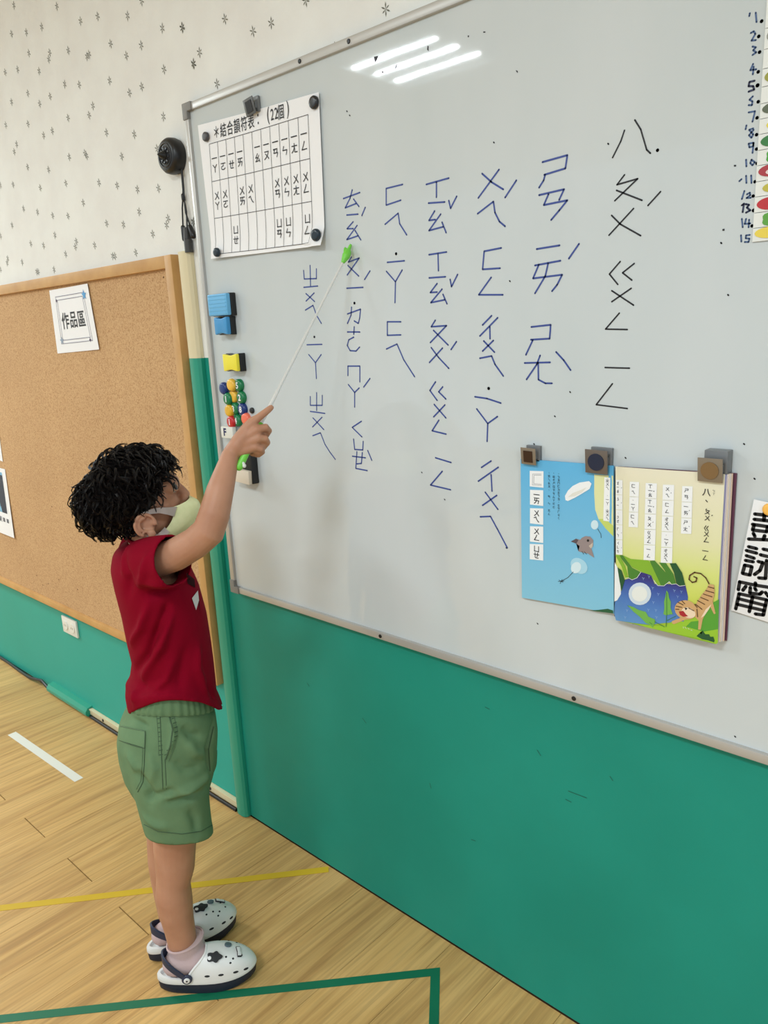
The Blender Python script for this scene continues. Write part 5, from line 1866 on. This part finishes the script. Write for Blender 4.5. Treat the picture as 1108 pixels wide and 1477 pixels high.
for f_ in bm.faces:
    c_ = np.array(f_.calc_center_median()); n_ = np.array(f_.normal)
    if n_[2] < -0.5 and c_[2] < zh + 0.05:
        dl.append(f_)
        continue
    for e_, x_ in ((ax1, tilt_ax), (bx1_, (bx1_ - bx0_) / np.linalg.norm(bx1_ - bx0_))):
        if n_ @ x_ > 0.75 and (c_ - e_) @ x_ > -0.008 and np.linalg.norm(c_ - e_) < 0.062:
            dl.append(f_)
            break
bmesh.ops.delete(bm, geom=dl, context='FACES')
biggest(bm)
bm.to_mesh(shirt_me); bm.free()


def thicken(me, th):
    o = bpy.data.objects.new('t', me)
    COL.objects.link(o)
    q = o.modifiers.new('s', 'SMOOTH'); q.factor = 0.3; q.iterations = 1
    s = o.modifiers.new('t', 'SOLIDIFY'); s.thickness = th; s.offset = -1
    dg = bpy.context.evaluated_depsgraph_get()
    out = bpy.data.meshes.new_from_object(o.evaluated_get(dg))
    bpy.data.objects.remove(o)
    return out


shirt = place('t_shirt', thicken(shirt_me, 0.0022), M_shirt, body)
cpts = [p + UP * 0.003 for p in ring((187, 780), (240, 777), 0, 0.051, 32)]
obj('collar', MB().tube(cpts + [cpts[0]], 0.0045, 8, cap=False), M_shirt, shirt, smooth=True)


def decal(bvh, quad, m, name, parent, lift=0.0012, nx=6, ny=6):
    a, b, c, d = [np.array(q, float) for q in quad]
    V_ = []
    for j in range(ny + 1):
        for i in range(nx + 1):
            u, v = i / nx, j / ny
            q = (a * (1 - u) + b * u) * (1 - v) + (d * (1 - u) + c * u) * v
            h_ = hit(bvh, q[0], q[1], lift)
            if h_ is None:
                return None
            V_.append(h_)
    f_ = [(j * (nx + 1) + i, j * (nx + 1) + i + 1, (j + 1) * (nx + 1) + i + 1, (j + 1) * (nx + 1) + i) for j in range(ny) for i in range(nx)]
    return obj(name, MB().add(V_, f_), m, parent, smooth=True, ang=80)


decal(sh_bvh, [(268, 826), (280, 836), (281, 848), (270, 842)], mat('shirt_print_dark', (44, 10, 16), 0.9, spec=0.1), 'chest_print', shirt)
decal(sh_bvh, [(284, 852), (287, 870), (288, 886), (286, 870)], mat('shirt_print_dark', (44, 10, 16), 0.9, spec=0.1), 'chest_print', shirt)
decal(sh_bvh, [(276, 863), (284.5, 852), (286, 866), (282, 880)], mat('shirt_print_white', (206, 204, 204), 0.6), 'chest_print', shirt, 0.0016)

# ------------------------------------------------------------ shorts
M_short = mat('sage_twill', (104, 132, 96), 0.85, bump=(520, 0.3, 0.0008), var=(16, (94, 122, 88), 0.35, 0.7), spec=0.2)
ss = MB()
ss.loft([ring((191, 996), (301, 993), 0, 0.108, 40, 0.030), ring((188, 1010), (304, 1008), 0, 0.112, 40, 0.030), ring((182, 1028), (311, 1027), 0, 0.120, 40, 0.030), ring((171, 1050), (314, 1050), 0, 0.130, 40, 0.030), ring((168, 1072), (313, 1074), 0, 0.135, 40, 0.030), ring((171, 1095), (311, 1097), 0, 0.136, 40, 0.030),
         ring((178, 1120), (306, 1118), 0, 0.134, 40, 0.030), ring((190, 1140), (300, 1136), 0, 0.128, 40, 0.030)])
ss.loft([ring((182, 1095), (302, 1092), .066, .072, 32, 0.022), ring((187, 1125), (303, 1120), .068, .074, 32, 0.022), ring((194, 1150), (302, 1148), .068, .075, 32, 0.022), ring((200, 1172), (304, 1170), .068, .076, 32, 0.022), ring((205, 1190), (306, 1186), .068, .077, 32, 0.022), ring((209, 1203), (309, 1199), .068, .078, 32, 0.022)])
ss.loft([ring((186, 1085), (314, 1080), -.064, .072, 32, 0.022), ring((190, 1110), (313, 1102), -.066, .074, 32, 0.022), ring((196, 1140), (298, 1136), -.066, .074, 32, 0.022), ring((200, 1165), (296, 1162), -.066, .075, 32, 0.022), ring((204, 1188), (294, 1184), -.066, .076, 32, 0.022)])
sh_me = evaluated(ss, 0.0042, 9, 0.5)
bv = bvh_of(sh_me)
folds(sh_me, bv, [([(308, 1045), (300, 1080), (303, 1112)], -.008, .009), ([(236, 1148), (270, 1140), (300, 1118)], .006, .009), ([(240, 1158), (275, 1150), (302, 1132)], -.005, .008), ([(212, 1150), (245, 1143), (262, 1145)], -.005, .008),
                  ([(196, 1110), (214, 1140), (216, 1160)], -.005, .010), ([(270, 1070), (280, 1085), (296, 1090)], .004, .010), ([(262, 1048), (275, 1060), (292, 1062)], -.004, .009), ([(215, 1085), (222, 1110), (218, 1130)], .003, .009),
                  ([(250, 1100), (268, 1110), (290, 1105)], -.003, .009), ([(206, 1175), (225, 1190), (245, 1194)], .003, .009), ([(272, 1168), (282, 1182), (284, 1200)], -.003, .010), ([(184, 1085), (192, 1100), (198, 1115)], .003, .008),
                  ([(246, 1040), (250, 1062), (242, 1090)], .003, .005), ([(188, 1035), (205, 1045), (212, 1048)], -.003, .007)])
so_bvh = bvh_of(sh_me)
bm = bmesh.new(); bm.from_mesh(sh_me); bm.normal_update()
zl = B(255, 1205, .07)[2]
dl = [f_ for f_ in bm.faces if (f_.normal.z < -0.6 and f_.calc_center_median().z < zl + 0.05) or (f_.normal.z > 0.75 and f_.calc_center_median().z > B(250, 999, 0)[2])]
bmesh.ops.delete(bm, geom=dl, context='FACES')
biggest(bm)
bm.to_mesh(sh_me); bm.free()
shorts = place('shorts', thicken(sh_me, 0.0025), M_short, body)
wbm = MB()
rg = []
for (a, b, hw, g) in (((193, 990), (300, 987), 0.108, 0.0), ((191, 996), (302, 993), 0.110, 0.003), ((189, 1006), (305, 1004), 0.114, 0.004), ((187, 1014), (307, 1013), 0.117, 0.004), ((186, 1018), (308, 1017), 0.118, 0.001)):
    base = ring(a, b, 0, hw, 180, 0.034, g)
    c_ = sum(base) / len(base)
    rg.append([p + (p - c_) / np.linalg.norm(p - c_) * 0.0015 * math.sin(k * 2 * math.pi / 180 * 36 + 1.2 * math.sin(k * .21)) for k, p in enumerate(base)])
wbm.loft(rg, cap=False)
obj('waistband', wbm, M_short, shorts, smooth=True, ang=80)
M_seam = mat('seam_thread', (84, 110, 80), 0.8)
M_seamd = mat('seam_thread_dark', (66, 90, 64), 0.85)  # darker green thread, also laid along the crease between the legs


def seam(pl, r=0.0009, m=M_seam, name='seam', lift=0.0004, bvh=so_bvh, sub=6):
    P = []
    for a, b in zip(pl[:-1], pl[1:]):
        for k in range(sub):
            P.append((a[0] + (b[0] - a[0]) * k / sub, a[1] + (b[1] - a[1]) * k / sub))
    P.append(pl[-1])
    P = [hit(bvh, x, y, lift) for x, y in P]
    P = [p for p in P if p is not None]
    return obj(name, MB().tube(P, r, 6), m, shorts, smooth=True)


decal(so_bvh, [(175, 1048), (210, 1055), (209, 1078), (172, 1067)], M_short, 'pocket_flap', shorts, 0.0022, 10, 6)
seam([(175, 1048), (210, 1055), (209, 1078)], 0.0012, lift=0.002)
seam([(172, 1067), (190, 1074), (209, 1079)], 0.0012, M_seamd, lift=0.001)
seam([(209, 1078), (208, 1105), (206, 1128), (199, 1142)], 0.0011, M_seamd)
seam([(206, 1080), (205, 1105), (203, 1126), (197, 1138)], 0.0007)
seam([(231, 1032), (232, 1060), (233, 1090), (235, 1138)], 0.0010, M_seamd)
seam([(226, 1032), (228, 1060), (229, 1090)], 0.0007)
seam([(238, 1095), (240, 1138)], 0.0008, M_seamd)
seam([(244, 1032), (249, 1052), (246, 1075), (239, 1095)], 0.0016, M_seamd)
seam([(251, 1034), (256, 1054), (252, 1076), (243, 1098)], 0.0007)
seam([(208, 1189), (228, 1199), (262, 1203), (290, 1199), (306, 1190)], 0.0009, M_seamd)
seam([(308, 1048), (301, 1080), (303, 1112)], 0.0012, M_seamd)
for k in range(9):
    y = 1036 + k * 6.5
    xk = 250 + 4 * math.sin(k * .5) - max(0, k - 4) * 1.8
    seam([(xk - 2.5, y + 1), (xk + 2.5, y - 1)], 0.0007, M_seamd, 'stitch', sub=1)
    seam([(226 + k * .5, y + 1), (231 + k * .5, y)], 0.0007, M_seamd, 'stitch', sub=1)

# ------------------------------------------------------------ shoes and socks
M_eva = mat('shoe_white', (224, 225, 224), 0.38, sss=0.0)
M_bed = mat('footbed_grey', (190, 198, 200), 0.5)
M_navy = mat('navy_rubber', (40, 48, 72), 0.5)
M_sole = mat('sole_navy', (26, 32, 50), 0.6, bump=(90, 0.4, 0.002))
M_sock = mat('pink_grey_sock', (188, 164, 164), 0.9, bump=(300, 0.4, 0.001))
M_hole = mat('vent_dark', (28, 30, 34), 0.7)


def make_shoe(c0, an, side, lab):
    D = np.array([math.cos(an), math.sin(an), 0.0])
    V = np.array([math.sin(an), -math.cos(an), 0.0])

    def S(u, v, z):
        return c0 + D * u + V * v + UP * z

    def hw(t):
        t = max(-1.0, min(1.0, t))
        return 0.0430 * (1 - abs(t) ** 2.6) ** 0.5 * (0.85 + 0.15 * math.tanh((t + 0.15) * 2.5))
    n = 48

    def outl(sc, z, toe=0.0, heel=0.0, inset=0.0):
        out = []
        for k in range(n):
            a = 2 * math.pi * k / n
            t = math.cos(a)
            t = math.copysign(abs(t) ** 0.85, t)
            w_ = hw(t)
            out.append(S((0.110 * sc - inset) * t, math.copysign(max(0.0, w_ * sc - inset * (w_ > 0.004)), math.sin(a)) if k % (n // 2) else 0.0, z + toe * max(0, t) ** 3 + heel * max(0, -t) ** 3))
        return out
    shoe = link('shoe', None, S(0, 0, 0), body)
    shoe['label'] = lab
    sole = MB().loft([outl(0.93, 0.001, 0.012, 0.003), outl(0.975, 0.006, 0.010, 0.002), outl(0.985, 0.018, 0.008), outl(0.99, 0.028, 0.006)])
    obj('sole', sole, M_sole, shoe, smooth=True, ang=50)
    rim = MB().loft([outl(0.99, 0.026, 0.006), outl(1.005, 0.029, 0.006), outl(1.0, 0.036, 0.004, 0.003), outl(0.985, 0.039, 0.002, 0.003), outl(0.98, 0.039, 0, 0.003, 0.004), outl(0.975, 0.033, 0, 0.001, 0.006)])
    obj('rim', rim, M_eva, shoe, smooth=True, ang=60)
    obj('footbed', MB().loft([outl(0.96, 0.028, inset=0.007), outl(0.96, 0.0335, inset=0.007)]), M_bed, shoe, smooth=True)

    def vamp(u, a, off=0.0):
        """u along the shoe, a across (0 near side, pi far side)"""
        t = u / 0.110
        w_ = hw(t) + off
        if u > 0:
            h = 0.054 * (1 - (u / 0.112) ** 2.2) ** 0.62 if u < 0.112 else 0.0
        else:
            h = 0.054 + 0.10 * (-u)
        h = h * (1 + 0.0) + off
        ca, sa = math.cos(a), math.sin(a)
        return S(u, math.copysign(abs(ca) ** 0.75, ca) * w_, 0.034 + h * abs(sa) ** 0.85)

    def uopen(a):
        return -0.042 + 0.045 * math.sin(a) ** 1.3
    NU, NA = 22, 28
    o1, i1 = [], []
    for j in range(NU + 1):
        for i in range(NA + 1):
            a = math.pi * i / NA
            u0 = uopen(a)
            u = u0 + (0.1095 - u0) * (1 - (1 - j / NU) ** 1.5)
            o1.append(vamp(u, a)); i1.append(vamp(u, a, -0.0032))
    n1 = NA + 1; N_ = len(o1)
    fs = []
    for j in range(NU):
        for i in range(NA):
            a = j * n1 + i
            fs.append((a, a + 1, a + n1 + 1, a + n1)); fs.append((N_ + a, N_ + a + n1, N_ + a + n1 + 1, N_ + a + 1))
    for i in range(NA):
        fs.append((i, N_ + i, N_ + i + 1, i + 1))
    obj('upper', MB().add(o1 + i1, fs), M_eva, shoe, smooth=True, ang=70)
    ed = [vamp(uopen(math.pi * i / 30), math.pi * i / 30, -0.0012) for i in range(31)]
    obj('opening_rim', MB().tube(ed, 0.0030, 8), M_eva, shoe, smooth=True)

    def nor(u, a):
        e = 0.002
        x = vamp(u + e, a) - vamp(u - e, a); y = vamp(u, a + 0.03) - vamp(u, a - 0.03)
        q = np.cross(x, y); q /= np.linalg.norm(q)
        c = vamp(u, a) - S(u, 0, 0.03)
        return (q if q @ c > 0 else -q), x / np.linalg.norm(x)
    for u in (0.004, 0.034, 0.066, 0.088):
        for a in (0.20, math.pi - 0.20):
            nn, tt = nor(u, a)
            bb = np.cross(nn, tt)
            obj('vent_hole', MB().ball(vamp(u, a) - nn * 0.0002, (0.0062, 0.0028, 0.0012), np.array([tt, bb, nn]), 12, 8), M_hole, shoe, smooth=True)
    for u, a in ((0.030, 1.0), (0.047, 1.05), (0.062, 0.95), (0.080, 1.2), (0.030, 2.1), (0.050, 2.1), (0.068, 2.0), (0.056, 0.72), (0.073, 1.55)):
        nn, tt = nor(u, a)
        bb = np.cross(nn, tt)
        obj('vent_hole', MB().ball(vamp(u, a) - nn * 0.0002, (0.0026, 0.0022, 0.0010), np.array([tt, bb, nn]), 10, 6), M_hole, shoe, smooth=True)
    # heel strap
    rings = []
    for k in range(25):
        t = -1 + 2 * k / 24
        a = t * math.pi / 2
        q = math.cos(a)
        p = S(-0.040 - 0.052 * q ** 0.9, -math.sin(a) * (hw(-0.36) + 0.003) * (1 - 0.18 * q), 0.046 + 0.038 * q ** 0.8)
        o_ = (V * -math.sin(a) - D * q * 0.9); o_ /= np.linalg.norm(o_)
        h_ = 0.009 + 0.0015 * q
        tp = UP * 0.9 - D * 0.25 * (1 - q); tp /= np.linalg.norm(tp)
        rings.append([p + tp * h_ - o_ * 0.0005, p + tp * h_ * 0.9 + o_ * 0.0035, p - tp * h_ * 0.9 + o_ * 0.0035, p - tp * h_ - o_ * 0.0005])
    strap = obj('heel_strap', MB().loft(rings), M_navy, shoe, smooth=True, ang=35)
    for sg_ in (-1, 1):
        p = S(-0.040, sg_ * (hw(-0.36) + 0.0025), 0.045)
        obj('pivot_cap', MB().dome(p, V * sg_, 0.0115, 0.005, 20), M_navy, strap)
        obj('rivet', MB().dome(p + V * sg_ * 0.004, V * sg_, 0.0068, 0.003, 18), mat('rivet_white', (222, 222, 222), 0.4), strap, smooth=True)
        obj('rivet_dot', MB().dome(p + V * sg_ * 0.0068, V * sg_, 0.0022, 0.0008, 10), M_hole, strap, smooth=True)

    # charms pressed into the holes
    def charm(u, a, poly, h, m, name, rot=0.0):
        nn, tt = nor(u, a)
        bb = np.cross(nn, tt)
        c = vamp(u, a) + nn * 0.0008
        P = []
        for x, y in poly:
            x2 = x * math.cos(rot) - y * math.sin(rot); y2 = x * math.sin(rot) + y * math.cos(rot)
            P.append(c + tt * x2 + bb * y2)
        return obj(name, MB().prism(P, nn * h), m, shoe, bevel=0.0006)
    bl = []
    for k in range(28):
        t = 2 * math.pi * k / 28
        r_ = 0.0125 * (1 + 0.16 * math.cos(5 * t) + 0.12 * math.cos(2 * t))
        bl.append((r_ * 1.15 * math.cos(t), r_ * 0.9 * math.sin(t)))
    ac = 1.05 if side > 0 else 1.45
    charm(0.022, ac, bl, 0.005, M_hole, 'black_charm')
    nn, tt = nor(0.014, ac)
    obj('charm_button', MB().dome(vamp(0.012, ac - 0.05) + nn * 0.005, nn, 0.0042, 0.002, 14), mat('rivet_white', (222, 222, 222), 0.4), shoe, smooth=True)
    bar = [(-0.004, -0.010), (0.004, -0.010), (0.0045, -0.004), (0.003, 0.0), (0.0045, 0.004), (0.004, 0.010), (-0.004, 0.010), (-0.003, 0.0)]
    charm(0.073, 1.35 if side > 0 else 1.6, [(x * 1.2, y * 1.2) for x, y in bar], 0.003, M_hole, 'charm_base', 0.2 if side > 0 else 1.3)
    charm(0.073, 1.35 if side > 0 else 1.6, bar, 0.0042, mat('rivet_white', (222, 222, 222), 0.4), 'white_charm', 0.2 if side > 0 else 1.3)
    charm(0.050, 1.6, [(0.008 * math.cos(t), 0.006 * math.sin(t)) for t in np.linspace(0, 2 * math.pi, 14, endpoint=False)], 0.004, mat('charm_slate', (84, 100, 108), 0.5), 'slate_charm')


for (c_, an, sd), lb in zip(SHOES, ('white clog nearest the camera, on the right foot', 'white clog further back, on the left foot')):
    make_shoe(c_, an, sd, lb)
# socks
SOCKS = [([((242, 1366), (292, 1345), .060, .0325), ((243, 1374), (294, 1356), .060, .0325), ((245, 1388), (298, 1370), .060, .033), ((246, 1404), (303, 1386), .060, .033)], SHOES[0]),
         ([((227, 1336), (268, 1326), -.068, .0295), ((228, 1346), (270, 1336), -.068, .030), ((229, 1366), (273, 1356), -.068, .031)], SHOES[1])]
for rr, (c_, an, _) in SOCKS:
    d_ = np.array([math.cos(an), math.sin(an), 0])
    q_ = MB().loft([ring(a, b, s, h, 30, grow=0.0015) for a, b, s, h in rr])
    q_.limb([c_ - d_ * 0.070 + UP * 0.058, c_ - d_ * 0.02 + UP * 0.060, c_ + d_ * 0.04 + UP * 0.052, c_ + d_ * 0.066 + UP * 0.045], [0.0262, 0.0262, 0.021, 0.012], 18)
    so_ = place('sock', evaluated(q_, 0.0026, 4), M_sock, body)
    r0 = ring(rr[0][0], rr[0][1], rr[0][2], rr[0][3], 30, grow=0.0018)
    obj('cuff', MB().tube(r0 + [r0[0]], 0.0024, 6, cap=False), M_sock, so_, smooth=True)

# ------------------------------------------------------------ pointer
TP = K(503, 362, YB + 0.012)
GP = H(366, 632, -0.008)
dv_ = (GP - TP); Lp = np.linalg.norm(dv_); dv_ /= Lp
pt = empty('pointer_stick', GP + dv_ * 0.06, 'thin silver telescopic pointer with green tip and green handle held in the child\'s hand', 'pointer')
M_steel = mat('bright_steel', (228, 228, 226), 0.3, metal=0.25)
HG = GP - dv_ * 0.028
obj('rod', MB().tube([TP + dv_ * 0.02, TP + dv_ * Lp * 0.45, TP + dv_ * (Lp * 0.45 + 0.001), TP + dv_ * Lp * 0.75, TP + dv_ * (Lp * 0.75 + 0.001), HG], [0.0024, 0.0024, 0.0030, 0.0030, 0.0036, 0.0036], 12), M_steel, pt, smooth=True)
M_green = mat('lime_plastic', (116, 206, 70), 0.4)
obj('handle', MB().limb([HG, GP + dv_ * 0.03, GP + dv_ * 0.062], [0.0068, 0.0066, 0.0075], 14), M_green, pt, smooth=True)
obj('end_cap', MB().limb([GP + dv_ * 0.050 + RT * .004, GP + dv_ * 0.060 + RT * .004 + FW * 0.008], [0.003, 0.004], 10), mat('cap_white', (224, 226, 222), 0.4), pt, smooth=True)
px_ = np.cross(dv_, UP); px_ /= np.linalg.norm(px_); py_ = np.cross(px_, dv_)
tp_ = MB().limb([TP + dv_ * 0.026, TP + dv_ * 0.012, TP + dv_ * 0.004], [0.0045, 0.0085, 0.0075], 12)
tp_.limb([TP + dv_ * 0.006, TP - dv_ * 0.012 + py_ * 0.002], [0.0045, 0.0032], 10)
for k in (-1, 0, 1):
    tp_.limb([TP + dv_ * 0.004 + py_ * k * 0.005 + px_ * 0.004, TP - dv_ * 0.002 + py_ * k * 0.006 + px_ * 0.006], [0.0036, 0.003], 8)
hand_tip = evaluated(tp_, 0.0012, 2)
place('pointing_tip', hand_tip, M_green, pt)
